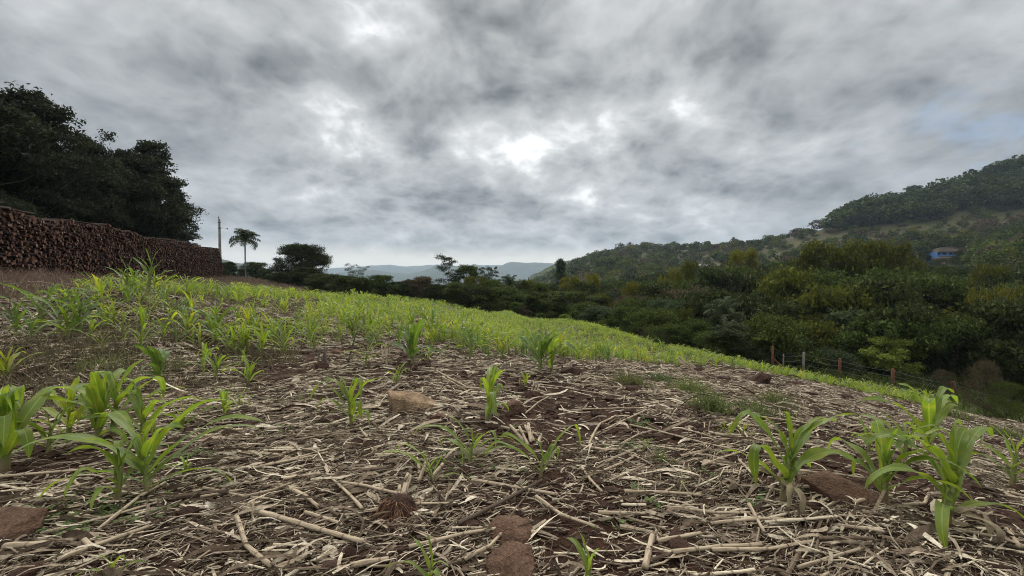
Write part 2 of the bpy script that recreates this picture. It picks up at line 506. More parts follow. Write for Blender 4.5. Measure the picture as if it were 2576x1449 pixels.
def hit(u, v):
    """where the sight line of a measured pixel meets the ground"""
    d = 1.0 * 1.012 ** np.arange(480)
    p = np.array([(u - 2016) / FPX * d, d, EYE - (v - 1134) / FPX * d])
    k = np.nonzero(G(p[0], p[1]) > p[2])[0]
    i = k[0] if len(k) else 200
    return p[0, i], p[1, i]

def build_ground():
    front = np.linspace(-62, 62, 520)
    back = np.concatenate([np.linspace(62, 180, 40)[1:], np.linspace(-180, -62, 40)[1:-1]])
    th = R(1) * np.sort(np.concatenate([front, back]))
    r = np.concatenate([[.0], .35 * (6600 / .35) ** np.linspace(0, 1, 430)])
    T, RR = np.meshgrid(th, r)
    X, Y = RR * np.sin(T), RR * np.cos(T)
    Z = G(X, Y)
    far = np.clip((RR - 60) / 200, 0, 1)
    Z = Z + far * 3.0 * (fbm(X / 45, Y / 45, 3, 3) - .5)
    n, mm = X.shape
    mb = MB()
    i = np.arange(n - 1)[:, None] * mm + np.arange(mm)[None]
    j = np.arange(n - 1)[:, None] * mm + (np.arange(mm) + 1)[None] % mm
    Q = np.stack([i, i + mm, j + mm, j], -1).reshape(-1, 4)
    mb.add(np.stack([X, Y, Z], -1).reshape(-1, 3), Q)
    o = mb.build('ground', MATS['ground_soil'], smooth=True)
    tag(o, 'reddish brown farm soil falling away to the wooded valley', None, None, 'structure')
    z = np.clip((RR - 26 + 8 * (fbm(X / 6, Y / 6, 2, 8) - .5)) / 6, 0, 1)
    z = np.maximum(z, np.clip((X - (Y * .25 + 11.5)) / 3, 0, 1))
    at = o.data.attributes.new('zone', 'FLOAT', 'POINT'); at.data.foreach_set('value', z.ravel())
build_ground()

def ridge(name, label, D, pts, base_v, thick, seed, rough=6, u0=None, u1=None, tree=0):
    """a mountain range D metres off: crest heights measured at pixels, a long slope to the front and to the back"""
    us = np.array([p[0] for p in pts], float); vs = np.array([p[1] for p in pts], float)
    u = np.linspace(us[0], us[-1], 360)
    t = np.interp(u, us, vs)
    k = np.ones(9) / 9; t = np.convolve(np.pad(t, 4, 'edge'), k, 'valid')
    x = (u - 2016) / FPX * D
    crest = EYE - (t - 1134) / FPX * D
    zb = EYE - (base_v - 1134) / FPX * D
    s = np.linspace(-1, 1, 41)
    prof = (1 - np.abs(s) ** 1.25)
    X = np.broadcast_to(x, (41, 360)); Yy = D + s[:, None] * thick + 0 * X
    Z = zb + (crest - zb)[None] * prof[:, None]
    Z = Z + rough * (fbm(X / (D * .045) + seed, Yy / (D * .045), 4, seed) - .5) * prof[:, None] * (np.abs(s) > .02)[:, None]
    Z = Z + rough * .5 * (fbm(X / (D * .011), Yy / (D * .011), 3, seed + 5) - .5)
    mb = MB(); n, mm = Z.shape
    i = np.arange(n - 1)[:, None] * mm + np.arange(mm - 1)[None]
    mb.add(np.stack([X, Yy, Z], -1).reshape(-1, 3), np.stack([i, i + 1, i + mm + 1, i + mm], -1).reshape(-1, 4))
    o = mb.build(name, MATS['hill_wood'], smooth=True)
    return tag(o, label, None, None, 'structure')
ridge('hills', 'farthest pale blue mountain range on the horizon', 6000,
      [(300, 1085), (700, 1080), (1050, 1072), (1260, 1062), (1350, 1053), (1440, 1048), (1525, 1041), (1600, 1050), (1660, 1045), (1720, 1041), (1800, 1048), (1900, 1043), (1960, 1046),
       (2010, 1040), (2100, 1046), (2300, 1050), (2600, 1060), (3000, 1070)], 1160, 800, 3, 30)
ridge('hills', 'flat topped blue mountain right of the valley mouth', 4600,
      [(1780, 1090), (1880, 1080), (1960, 1056), (1995, 1034), (2020, 1030), (2060, 1035), (2110, 1033), (2170, 1036), (2230, 1038), (2400, 1030), (2700, 1040)], 1160, 600, 9, 20)
ridge('hills', 'nearer blue mountain with two rounded peaks', 3700,
      [(1250, 1082), (1330, 1075), (1410, 1064), (1470, 1062), (1540, 1072), (1610, 1078), (1670, 1064), (1715, 1047), (1748, 1037), (1790, 1047), (1830, 1054), (1855, 1044), (1872, 1040), (1895, 1050), (1930, 1070), (2000, 1095)], 1165, 500, 21, 17)
ridge('hills', 'blue grey hillside sloping down behind the pole', 2000,
      [(300, 985), (600, 995), (780, 1004), (850, 1014), (930, 1035), (1010, 1046), (1060, 1060), (1120, 1086), (1180, 1110)], 1160, 330, 31, 14)
ridge('hills', 'small green hill at the end of the wooded slope', 860,
      [(2080, 1090), (2140, 1062), (2190, 1038), (2235, 1024), (2280, 1024), (2330, 1032), (2420, 1050), (2500, 1080)], 1150, 110, 41, 7)

# ---------------------------------------------------------------- trees
def rvec(rng, n):
    v = rng.normal(size=(n, 3)); return v / np.linalg.norm(v, axis=1, keepdims=True)

def leaf_quads(rng, C, size, flat=.55, droop=.15, slim=.5):
    """C (n,3) leaf centres; slim diamond leaves, mostly lying flat like sprays"""
    n = len(C)
    nrm = rvec(rng, n) * (1 - flat) + np.array([0, 0, 1.0]) * flat * np.sign(rng.uniform(-.05, 1, n))[:, None]
    nrm /= np.linalg.norm(nrm, axis=1, keepdims=True)
    a = np.cross(nrm, rvec(rng, n)); a /= np.linalg.norm(a, axis=1, keepdims=True)
    a[:, 2] -= droop; a /= np.linalg.norm(a, axis=1, keepdims=True)
    b = np.cross(nrm, a)
    L = size * rng.uniform(.6, 1.35, n)[:, None]; W = L * slim * rng.uniform(.7, 1.2, n)[:, None]
    up = np.cross(a, b) * L * .12
    V = np.stack([C - a * L * .5, C + b * W * .5 + up, C + a * L * .5, C - b * W * .5 + up], 1).reshape(-1, 3)
    return V, np.arange(4 * n).reshape(-1, 4)

def curve3(p0, p1, sag, k, rng, wob=.05):
    t = np.linspace(0, 1, k)[:, None]
    L = np.linalg.norm(p1 - p0)
    c = p0 * (1 - t) + p1 * t
    c = c + np.array([0, 0, 1.0]) * sag * L * (4 * t * (1 - t)) + rng.normal(size=(k, 3)) * wob * L * (t * (1 - t) * 2)
    return c

KINDS = {   # crown base, radius (both in heights), clumps, clump size, clump flatness, leaves per clump, leaf size at H=10, profile, spray flatness
    'round':    (.14, .43, 70, .120, .66, 270, .30, 'dome', .42),
    'tall':     (.18, .27, 74, .072, .80, 130, .27, 'column', .35),
    'open':     (.30, .20, 17, .085, .75, 170, .24, 'loose', .3),
    'umbrella': (.34, .48, 60, .115, .48, 230, .29, 'flat', .55),
    'cone':     (.03, .25, 70, .085, .75, 200, .28, 'cone', .4),
    'bush':     (.01, .55, 56, .165, .66, 300, .32, 'dome', .42),
    'spray':    (.06, .48, 70, .120, .36, 260, .32, 'dome', .62),
    'dome':     (.01, .50, 110, .135, .85, 300, .27, 'full', .35),
    'bare':     (.30, .40, 16, .09, .7, 26, .28, 'dome', .4),
}
def envelope(kind, h):
    if kind == 'dome': return np.sqrt(np.clip(1 - (np.abs(h - .42) / .60) ** 2, 0, 1))
    if kind == 'full': return np.sqrt(np.clip(1 - (np.abs(h - .32) / .70) ** 2, 0, 1))
    if kind == 'column': return np.clip(.55 + .6 * np.sin(np.pi * np.clip(h * .95 + .05, 0, 1)) - .25 * h, 0, 1) * np.sqrt(np.clip((1.03 - h) / .3, 0, 1))
    if kind == 'loose': return .45 + .55 * np.abs(np.sin(h * 7 + .6))
    if kind == 'flat': return np.sqrt(np.clip(1 - (np.abs(h - .55) / .75) ** 2, 0, 1))
    if kind == 'cone': return np.clip(1.02 - h, .04, 1) ** .85
    return 0 * h + 1

def tree_geometry(kind, seed, H=10.0, leafscale=1.0, dens=1.0):
    base, rad, nc, cs, cf, nl, ls, prof, flat = KINDS[kind]
    rng = np.random.default_rng(seed)
    h = (rng.permutation(nc) + rng.uniform(0, 1, nc)) / nc                 # evenly through the height, so no storey stays empty
    h = h ** (.8 if prof != 'cone' else 1.2)
    if prof == 'flat': h = .25 + .75 * h
    az = np.arange(nc) * 2.39996 + rng.uniform(-.5, .5, nc)
    lop = 1 + .22 * np.sin(az + seed) + .16 * np.sin(2 * az + seed * 1.7)      # a lopsided outline
    r = rad * H * envelope(prof, h) * lop * np.sqrt((rng.permutation(nc) + rng.uniform(0, 1, nc)) / nc * .9 + .1)
    lean = rng.normal(size=2) * .03 * H
    C = np.stack([r * np.cos(az) + lean[0] * h, r * np.sin(az) + lean[1] * h, H * (base + (1 - base) * h * .97)], 1)
    rc = cs * H * rng.uniform(.60, 1.40, nc)
    C[:, 2] = np.minimum(C[:, 2], H - rc * cf)
    wood, crown = MB(), MB()
    # trunk and limbs
    top = np.array([lean[0] * .8, lean[1] * .8, H * (.88 if prof in ('column', 'cone', 'loose') else .62)])
    tr = curve3(np.array([0, 0, -.06 * H]), top, 0, 9, rng, .07 if kind != 'cone' else .01)
    r0 = {'bush': .012, 'tall': .015, 'open': .014, 'cone': .016}.get(kind, .02) * H
    add_tube(wood, tr, r0 * np.linspace(1.15, .22, 9), 8)
    order = np.argsort(-rc)
    for i in order[: (nc if kind in ('bare', 'open') else int(nc * .7))]:
        zt = min(max(C[i, 2] - (.16 if kind != 'cone' else .02) * H - .25 * np.hypot(*C[i, :2]), .12 * H), top[2] * .95)
        f = np.interp(zt, tr[:, 2], np.arange(9)); k0 = int(min(f, 7)); fr = f - k0
        p0 = tr[k0] * (1 - fr) + tr[k0 + 1] * fr
        lr = r0 * np.interp(zt / H, [0, 1], [.55, .15])
        c = curve3(p0, C[i] + np.array([0, 0, rc[i] * .2]), .06, 6, rng, .10)
        add_tube(wood, c, lr * np.linspace(1, .22, 6), 5)
        if kind in ('bare', 'open', 'umbrella'):
            for q in range(4 if kind == 'bare' else 2):
                s = c[rng.integers(2, 6)]
                add_tube(wood, curve3(s, C[i] + rvec(rng, 1)[0] * rc[i] * np.array([1.5, 1.5, 1.1]), .05, 4, rng, .12), lr * np.linspace(.42, .08, 4), 4)
    # leaves: each clump a ragged shell with smaller tufts inside it
    for i in range(nc):
        n = int(nl * dens * (rc[i] / (cs * H)) ** 1.7 / leafscale ** 1.3)
        nt = max(4, n // 14)
        d = rvec(rng, nt); d[:, 2] = np.abs(d[:, 2]) * 1.0 - .35 * (rng.random(nt) < .45)
        tuft = C[i] + d * rc[i] * np.array([1, 1, cf]) * (rng.uniform(.25, 1.0, (nt, 1)) ** .5)
        idx = rng.integers(0, nt, n)
        pts = tuft[idx] + rng.normal(size=(n, 3)) * rc[i] * np.array([.20, .20, .12])
        V, F = leaf_quads(rng, pts, ls * H / 10 * leafscale, flat, .15, .5)
        crown.add(V, F)
    return wood, crown

PROTO = {}
def proto(kind, var, leafscale=1.0, dens=1.0):
    key = (kind, var, leafscale, dens)
    if key not in PROTO:
        wd, cr = tree_geometry(kind, 100 + var * 17 + sum(map(ord, kind)), 10.0, leafscale, dens)
        PROTO[key] = (wd.mesh('trunk', MATS['bark']), cr.mesh('crown', MATS['leaf_dark']))
    return PROTO[key]

def place_tree(name, xyz, H, kind, mat, label, cat='tree', group=None, wide=1.0, var=0, rz=0.0, bark=None, ls=1.0, dens=1.0, sink=0.0):
    tm, cm = proto(kind, var, ls, dens)
    root = empty(name, (xyz[0], xyz[1], xyz[2] - sink), rz, label, cat, group)
    s = H / 10.0
    for nm, me, mt in (('trunk', tm, bark or 'bark'), ('crown', cm, mat)):
        o = bpy.data.objects.new(nm, me)
        col.objects.link(o); o.parent = root
        o.scale = (s * wide, s * wide, s)
        o.material_slots[0].link = 'OBJECT'; o.material_slots[0].material = MATS[mat if nm == 'crown' else (bark or 'bark')]
    return root

trng = np.random.default_rng(5)
def tree_at(u, vtop, d, kind, mat, label, name='tree', cat='tree', group=None, wide=1.0, var=None, bark=None, ls=1.0, dens=1.0, wpx=None):
    x, y, zt = P(u, vtop, d)
    zg = float(land(x, y))
    H = max(zt - zg, 1.2)
    if wpx: wide = wpx * d / FPX / (2 * KINDS[kind][1] * H)        # crown width measured in the photograph
    return place_tree(name, (x, y, zg), H, kind, mat, label, cat, group, wide, int(trng.integers(0, 3)) if var is None else var, float(trng.uniform(0, 6.28)), bark, ls, dens)

# --- the tall dark grove behind the log wall
GR = 'tall dark trees of the grove behind the log wall'
grove = [(-70, 300, 24, .95), (60, 335, 25, .95), (175, 480, 28, .9), (300, 490, 31, .7), (395, 560, 33, .9), (480, 590, 36, .85), (565, 545, 38, .85), (640, 660, 43, .9),
         (685, 750, 47, .9), (722, 920, 50, .8), (120, 580, 31, 1.0), (240, 620, 35, 1.1), (350, 650, 38, 1.1), (500, 690, 42, 1.1), (20, 480, 30, 1.0), (600, 760, 45, 1.1), (-180, 280, 22, 1.1),
         (665, 850, 44, 1.0), (430, 750, 34, 1.1), (180, 700, 27, 1.2), (550, 800, 39, 1.1), (310, 740, 30, 1.1), (60, 600, 24, 1.1), (690, 985, 47, 1.0)]
glab = {1: 'highest dark tree with layered crown at the far left above the log wall', 3: 'slim tree with thin see-through top standing out of the grove',
        6: 'dark leaning crown with separate tufts near the right of the grove', 9: 'last low tree of the grove, its twigs reaching towards the pole',
        2: 'dark stepped crown beside the highest tree of the grove', 7: 'rounded right shoulder tree of the grove over the log wall'}
for i, (u, v, d, wd) in enumerate(grove):
    kind = 'open' if i == 3 else 'tall'
    tree_at(u, v, d, kind, 'leaf_grove', glab.get(i, 'dark tall tree crowded in the grove behind the stacked logs'), 'grove_tree', 'tree',
            GR, wd * (1.1 if kind == 'tall' else 1.3), i % 3, None, .8, 1.15)
for i, (u, d, v) in enumerate([(-60, 21, 800), (60, 23, 860), (180, 26, 900), (300, 29, 930), (420, 33, 960), (520, 37, 975), (610, 42, 990), (690, 46, 1000), (760, 49, 1030), (815, 50, 1062)]):
    tree_at(u, v - 40, d, 'bush', 'leaf_grove', 'dark undergrowth bush filling the grove above the top of the log wall' if i < 9 else 'low leafy bush spilling over the end of the log wall', 'bush', 'bush',
            'undergrowth behind the log wall' if i < 9 else None, .9, i % 3, None, .8)

# --- trees along the top of the field
tree_at(905, 1030, 62, 'dome', 'leaf_dark', 'feathery green bush behind the concrete pole', 'bush', 'bush', None, 1.0, 0)
tree_at(885, 1068, 60, 'bush', 'leaf_dark', 'low dark bush at the foot of the concrete pole', 'bush', 'bush', None, 1.0, 2)
tree_at(948, 1060, 66, 'dome', 'leaf_dark', 'dark bush under the tall palm', 'bush', 'bush', None, 1.1, 1)
tree_at(1010, 1032, 70, 'dome', 'leaf_dark', 'dull grey green tree just right of the tall palm', 'tree', 'tree', None, 1.2, 1, wpx=95)
tree_at(1045, 1062, 66, 'bush', 'leaf_dark', 'low dark bush between the palm and the big round tree', 'bush', 'bush', None, 1.1, 0)
tree_at(1180, 962, 62, 'dome', 'leaf_dark', 'big dark round crowned tree standing alone on the crest of the field', 'broadleaf_tree', 'tree', None, 1.30, 1, None, .8, 1.6, wpx=200)
tree_at(1100, 1072, 55, 'dome', 'leaf_dark', 'dark bush at the left foot of the big round tree', 'bush', 'bush', None, 1.4, 2)
tree_at(1190, 1052, 58, 'dome', 'leaf_dark', 'dark bush under the middle of the big round tree', 'bush', 'bush', None, 1.6, 0)
tree_at(1290, 1078, 50, 'dome', 'leaf_dark', 'dark hedge bush right of the big round tree', 'bush', 'bush', None, 1.8, 1)
tree_at(1380, 1036, 58, 'open', 'leaf_blue', 'thin airy tree with sparse top above the dark hedge', 'slender_tree', 'tree', None, .95, 0, 'bark_pale', .7, .8)
tree_at(1432, 1046, 58, 'open', 'leaf_blue', 'second thin airy tree, the lower right one above the hedge', 'slender_tree', 'tree', None, .9, 1, 'bark_pale', .7, .7)
tree_at(1372, 1085, 46, 'dome', 'leaf_dark', 'dark bush in the hedge below the thin airy trees', 'bush', 'bush', None, 1.5, 0)
tree_at(1425, 1092, 44, 'dome', 'leaf_dark', 'very dark rounded bush at the right end of the hedge', 'bush', 'bush', None, 1.2, 2)
tree_at(1505, 1082, 56, 'dome', 'leaf_green', 'green bush tapering to the right beyond the crest', 'bush', 'bush', None, 1.1, 1)
tree_at(1560, 1108, 58, 'dome', 'leaf_dark', 'low dark bush before the blue mountains', 'bush', 'bush', None, 1.6, 0)
tree_at(1615, 1100, 60, 'dome', 'leaf_brown', 'dark brown bush left of the reddish one', 'bush', 'bush', None, 1.0, 2)
tree_at(1668, 1088, 60, 'dome', 'leaf_brown', 'reddish brown bush with a spiky top', 'bush', 'bush', None, 1.0, 1)
tree_at(1715, 1118, 58, 'dome', 'leaf_dark', 'dark bush at the foot of the tall airy eucalyptus', 'bush', 'bush', None, 1.3, 0)
tree_at(1768, 1002, 66, 'open', 'leaf_dark', 'tall airy eucalyptus with a ragged tuft on top before the blue mountains', 'eucalyptus_tree', 'tree', None, 1.25, 2, 'bark_pale', .9, 1.25, wpx=95)
tree_at(1842, 1045, 66, 'round', 'leaf_green', 'rounded olive green tree right of the airy eucalyptus', 'tree', 'tree', None, 1.0, 0, wpx=105)
tree_at(1800, 1112, 58, 'dome', 'leaf_green', 'grey green bush right of the eucalyptus trunk', 'bush', 'bush', None, 1.4, 1)
tree_at(1870, 1088, 60, 'umbrella', 'leaf_olive', 'tree with rusty yellow flowering top near the eucalyptus', 'tree', 'tree', None, 1.2, 1, wpx=85)
tree_at(1925, 1098, 62, 'round', 'leaf_green', 'mid green round tree beyond the middle of the field edge', 'tree', 'tree', None, 1.4, 2, wpx=115)
tree_at(1880, 1125, 57, 'bush', 'leaf_dark', 'dark bush on the field edge under the mid green round tree', 'bush', 'bush', None, 1.5, 2)
tree_at(1960, 1130, 57, 'bush', 'leaf_green', 'leafy bush on the field edge left of the small grey palm', 'bush', 'bush', None, 1.4, 0)
tree_at(2070, 1102, 62, 'umbrella', 'leaf_olive', 'yellowish umbrella tree right of the small grey palm', 'tree', 'tree', None, 1.2, 0, wpx=105)
tree_at(2120, 1118, 60, 'round', 'leaf_green', 'green tree below the pointed conifer', 'tree', 'tree', None, 1.2, 1, wpx=110)
tree_at(2207, 1019, 100, 'cone', 'leaf_blue', 'dark pointed conifer rising over the valley trees', 'conifer', 'tree', None, 1.0, 1, None, .8, 1.3, wpx=80)
tree_at(2255, 1088, 70, 'umbrella', 'leaf_yellow', 'left one of two yellow topped trees beside the conifer', 'flowering_tree', 'tree', None, 1.15, 2, wpx=95)
tree_at(2330, 1078, 70, 'umbrella', 'leaf_yellow', 'right one of two yellow topped trees beside the conifer', 'flowering_tree', 'tree', None, .9, 1, wpx=65)
tree_at(2487, 1112, 54, 'umbrella', 'leaf_yellow', 'bright yellow green crown above the middle of the field edge', 'flowering_tree', 'tree', None, .8, 0, wpx=75)
tree_at(2605, 1088, 70, 'umbrella', 'leaf_yellow', 'small yellow crown left of the golden conical tree', 'flowering_tree', 'tree', None, .7, 2, wpx=50)
tree_at(2655, 1062, 74, 'umbrella', 'leaf_yellow', 'small yellow crown touching the golden conical tree', 'flowering_tree', 'tree', None, .6, 1, wpx=55)
tree_at(2708, 1028, 78, 'round', 'leaf_olive', 'golden green conical tree in front of the pale hill field', 'tree', 'tree', None, .75, 1, wpx=95)
tree_at(2935, 982, 80, 'umbrella', 'leaf_yellow', 'tree with flat yellow top standing above the bare branched tree', 'flowering_tree', 'tree', None, .75, 0, wpx=115)
tree_at(2905, 1085, 50, 'bare', 'leaf_brown', 'bare pale branched tree, the left and lower of two', 'bare_tree', 'tree', None, 1.1, 0, 'bark_pale', wpx=110)
tree_at(2945, 1050, 52, 'bare', 'leaf_olive', 'tall bare pale branched tree below the flat yellow top', 'bare_tree', 'tree', None, 1.0, 1, 'bark_pale', wpx=130)
tree_at(2800, 1150, 45, 'bare', 'leaf_brown', 'bare brown branched tree with hanging grey limbs', 'bare_tree', 'tree', None, 1.1, 2, 'bark_pale', wpx=110)
tree_at(3285, 952, 56, 'umbrella', 'leaf_olive', 'big yellow green domed tree, left half of the high pair', 'tree', 'tree', None, .95, 1, None, 1.3, 1.1, wpx=230)
tree_at(3435, 955, 57, 'umbrella', 'leaf_olive', 'big yellow green domed tree, right half of the high pair', 'tree', 'tree', None, .8, 2, None, 1.3, 1.1, wpx=200)
tree_at(3180, 995, 56, 'round', 'leaf_olive', 'olive tree leaning out left of the high yellow green pair', 'tree', 'tree', None, .7, 0, None, .85, wpx=140)
tree_at(3540, 985, 60, 'round', 'leaf_brown', 'brownish half bare tree right of the high yellow green pair', 'tree', 'tree', None, .7, 2, wpx=120)
tree_at(3110, 1068, 48, 'round', 'leaf_olive', 'yellowish brown tree below the pale hill field', 'tree', 'tree', None, .8, 1, wpx=130)
tree_at(3090, 1150, 40, 'bare', 'leaf_olive', 'sparse yellowing tree with pale twigs above the fence', 'bare_tree', 'tree', None, .8, 1, 'bark_pale', wpx=120)
tree_at(3690, 1095, 38, 'spray', 'leaf_green', 'large rounded green tree with flat sprays on the right', 'broadleaf_tree', 'tree', None, 1.0, 0, None, 1.15, 1.2, wpx=340)
tree_at(3880, 1045, 46, 'round', 'leaf_olive', 'olive crown below the blue house on the far right', 'tree', 'tree', None, .9, 1, wpx=170)
tree_at(3990, 1120, 38, 'round', 'leaf_green', 'green tree at the right edge of the picture', 'tree', 'tree', None, .9, 2, None, .8, wpx=220)
tree_at(3920, 1120, 33, 'umbrella', 'leaf_yellow', 'thin tree with a few yellow sprays on the far right', 'flowering_tree', 'tree', None, .5, 0, 'bark_pale', .8, .4, wpx=150)
tree_at(3500, 1328, 27, 'spray', 'leaf_bright', 'small bright green tree with flat tiers just behind the fence', 'broadleaf_tree', 'tree', None, .85, 1, None, 1.0, 1.3, wpx=270)
tree_at(3320, 1155, 38, 'spray', 'leaf_green', 'green tree with flat layered sprays left of the large rounded one', 'broadleaf_tree', 'tree', None, .9, 2, None, 1.2, 1.1, wpx=180)
tree_at(2470, 1205, 40, 'bush', 'leaf_green', 'rounded green bush at the field edge beside the banana plant', 'bush', 'bush', None, .75, 0, None, 1.15, 1.1)
tree_at(2590, 1215, 37, 'bush', 'leaf_green', 'green bush on the field edge left of the yellow tipped one', 'bush', 'bush', None, .75, 1, None, 1.15, 1.1)
tree_at(2700, 1215, 37, 'umbrella', 'leaf_olive', 'bush with yellow tips on the field edge', 'bush', 'bush', None, .5, 2, None, .8, wpx=90)
tree_at(2740, 1255, 32, 'bush', 'leaf_green', 'leafy bush on the field edge below the yellow tipped one', 'bush', 'bush', None, .8, 2, None, 1.15, 1.1)
tree_at(2840, 1330, 28, 'bush', 'leaf_green', 'low green bush beside the dark hollow with the palm', 'bush', 'bush', None, .85, 0, None, 1.1)
tree_at(3000, 1295, 31, 'bush', 'leaf_blue', 'pale leaved bush right of the dark hollow', 'bush', 'bush', None, .7, 1, None, 1.1)
tree_at(3080, 1385, 27.5, 'bush', 'leaf_blue', 'grey green bush behind the first fence post', 'bush', 'bush', None, .7, 2, None, 1.1)
tree_at(2960, 1370, 27.5, 'bush', 'leaf_blue', 'greyish low bush left of the first fence post', 'bush', 'bush', None, .8, 0, None, 1.1)
tree_at(3280, 1375, 27, 'bush', 'leaf_blue', 'dark leafy bush behind the middle of the fence', 'bush', 'bush', None, .7, 1, None, 1.1)
tree_at(3880, 1418, 13.5, 'bush', 'leaf_brown', 'tall dry brown weed bush at the lower right fence end', 'bush', 'bush', None, .55, 2, None, .62, .45)
tree_at(3960, 1500, 13, 'bush', 'leaf_green', 'green weedy bush at the right edge beside the dry one', 'bush', 'bush', None, .7, 1, None, .6, .5)
tree_at(3720, 1455, 19, 'bush', 'leaf_brown', 'brownish weed bush left of the tall dry one', 'bush', 'bush', None, .6, 0, None, .65, .5)

# --- the crowded valley wood behind and between them
prof_u = np.array([1240, 1500, 1700, 1900, 2100, 2300, 2450, 2600, 2750, 2900, 3050, 3200, 3400, 3600, 3800, 4032, 4400])
prof_v = np.array([1098, 1112, 1122, 1112, 1112, 1108, 1112, 1078, 1060, 1048, 1040, 1015, 1000, 1045, 1048, 1030, 1020])
GW = 'trees crowded together in the valley wood'
wood_lab = {'leaf_dark': 'dark green broadleaf tree crowded in the valley wood', 'leaf_green': 'mid green broadleaf tree crowded in the valley wood',
            'leaf_blue': 'grey green broadleaf tree crowded in the valley wood', 'leaf_brown': 'brownish thinning tree crowded in the valley wood',
            'leaf_olive': 'olive tinted tree crowded in the valley wood'}
for (d0, umin, umax, step, off0, off1) in [(27, 3560, 4300, 190, 150, 260), (31, 2900, 4300, 170, 170, 280), (37, 2600, 4300, 165, 80, 190), (44, 2380, 4300, 150, 30, 120), (53, 2150, 4300, 125, 10, 75), (64, 1950, 4300, 105, 5, 50),
                                            (78, 1350, 4350, 85, 8, 40), (95, 1250, 4350, 80, 0, 22), (115, 1250, 4350, 75, -8, 10)]:
    u = umin
    while u < umax:
        d = d0 * trng.uniform(.93, 1.07)
        v = float(np.interp(u, prof_u, prof_v) + trng.uniform(off0, off1))
        x, y, zt = P(u, v, d); zg = float(land(x, y))
        H = zt - zg
        if H > 2.2:
            H = min(H, 20)
            mt = str(trng.choice(['leaf_dark', 'leaf_green', 'leaf_blue', 'leaf_brown', 'leaf_olive'], p=[.42, .28, .12, .10, .08]))
            kd = str(trng.choice(['round', 'spray', 'umbrella', 'bush'], p=[.44, .32, .10, .14]))
            wd = step * d / FPX / (.8 * H) * trng.uniform(1.05, 1.5)
            place_tree('tree', (x, y, zg), H, kd, mt, wood_lab[mt], 'tree', GW + ' ' + {'leaf_dark': 'dark green', 'leaf_green': 'mid green', 'leaf_blue': 'grey green', 'leaf_brown': 'brownish', 'leaf_olive': 'olive'}[mt],
                       float(np.clip(wd, .6, 1.6)), int(trng.integers(0, 3)), float(trng.uniform(0, 6.28)), None, 1.3 if d < 60 else 1.15, 1.0)
        u += step * trng.uniform(.75, 1.25)

# --- leafy bushes hugging the lower edge of the field
EDGE = [P(u, 1134, d)[:2] for u, d in [(1250, 40), (1350, 48), (1450, 57), (1750, 60), (2000, 51), (2300, 42), (2500, 34), (2700, 28), (2900, 23.6), (3050, 23.9), (3200, 23.5), (3600, 21.5), (3900, 20.5), (4250, 18)]]
for a, b_ in zip(EDGE[3:-1], EDGE[4:]):
    n = max(2, int(np.linalg.norm(b_ - a) / 1.5))
    for q in range(n):
        for rowd, hmin, hmax in ((1.6, 1.0, 2.2), (4.5, 2.0, 4.2)):
            if a[0] > 10 and rowd < 2: continue
            t = (q + trng.uniform(0, 1)) / n
            x, y = a * (1 - t) + b_ * t + np.array([.25, .97]) * (rowd + trng.uniform(-.8, 1.2))
            mt = str(trng.choice(['leaf_green', 'leaf_dark', 'leaf_blue', 'leaf_bright', 'leaf_brown'], p=[.36, .40, .14, .05, .05]))
            place_tree('bush', (x, y, float(land(x, y))), trng.uniform(hmin, hmax), 'bush' if trng.random() < .7 else 'spray', mt, 'leafy %s bush in the hedge of scrub below the corn' % {'leaf_green': 'mid green', 'leaf_dark': 'dark green', 'leaf_blue': 'grey green', 'leaf_bright': 'light green', 'leaf_brown': 'brownish'}[mt], 'bush',
                       'scrub bushes along the lower field edge, ' + {'leaf_green': 'mid green', 'leaf_dark': 'dark green', 'leaf_blue': 'grey green', 'leaf_bright': 'light green', 'leaf_brown': 'brownish'}[mt], trng.uniform(.8, 1.2), int(trng.integers(0, 3)), float(trng.uniform(0, 6.28)), None, 1.2, 1.0)

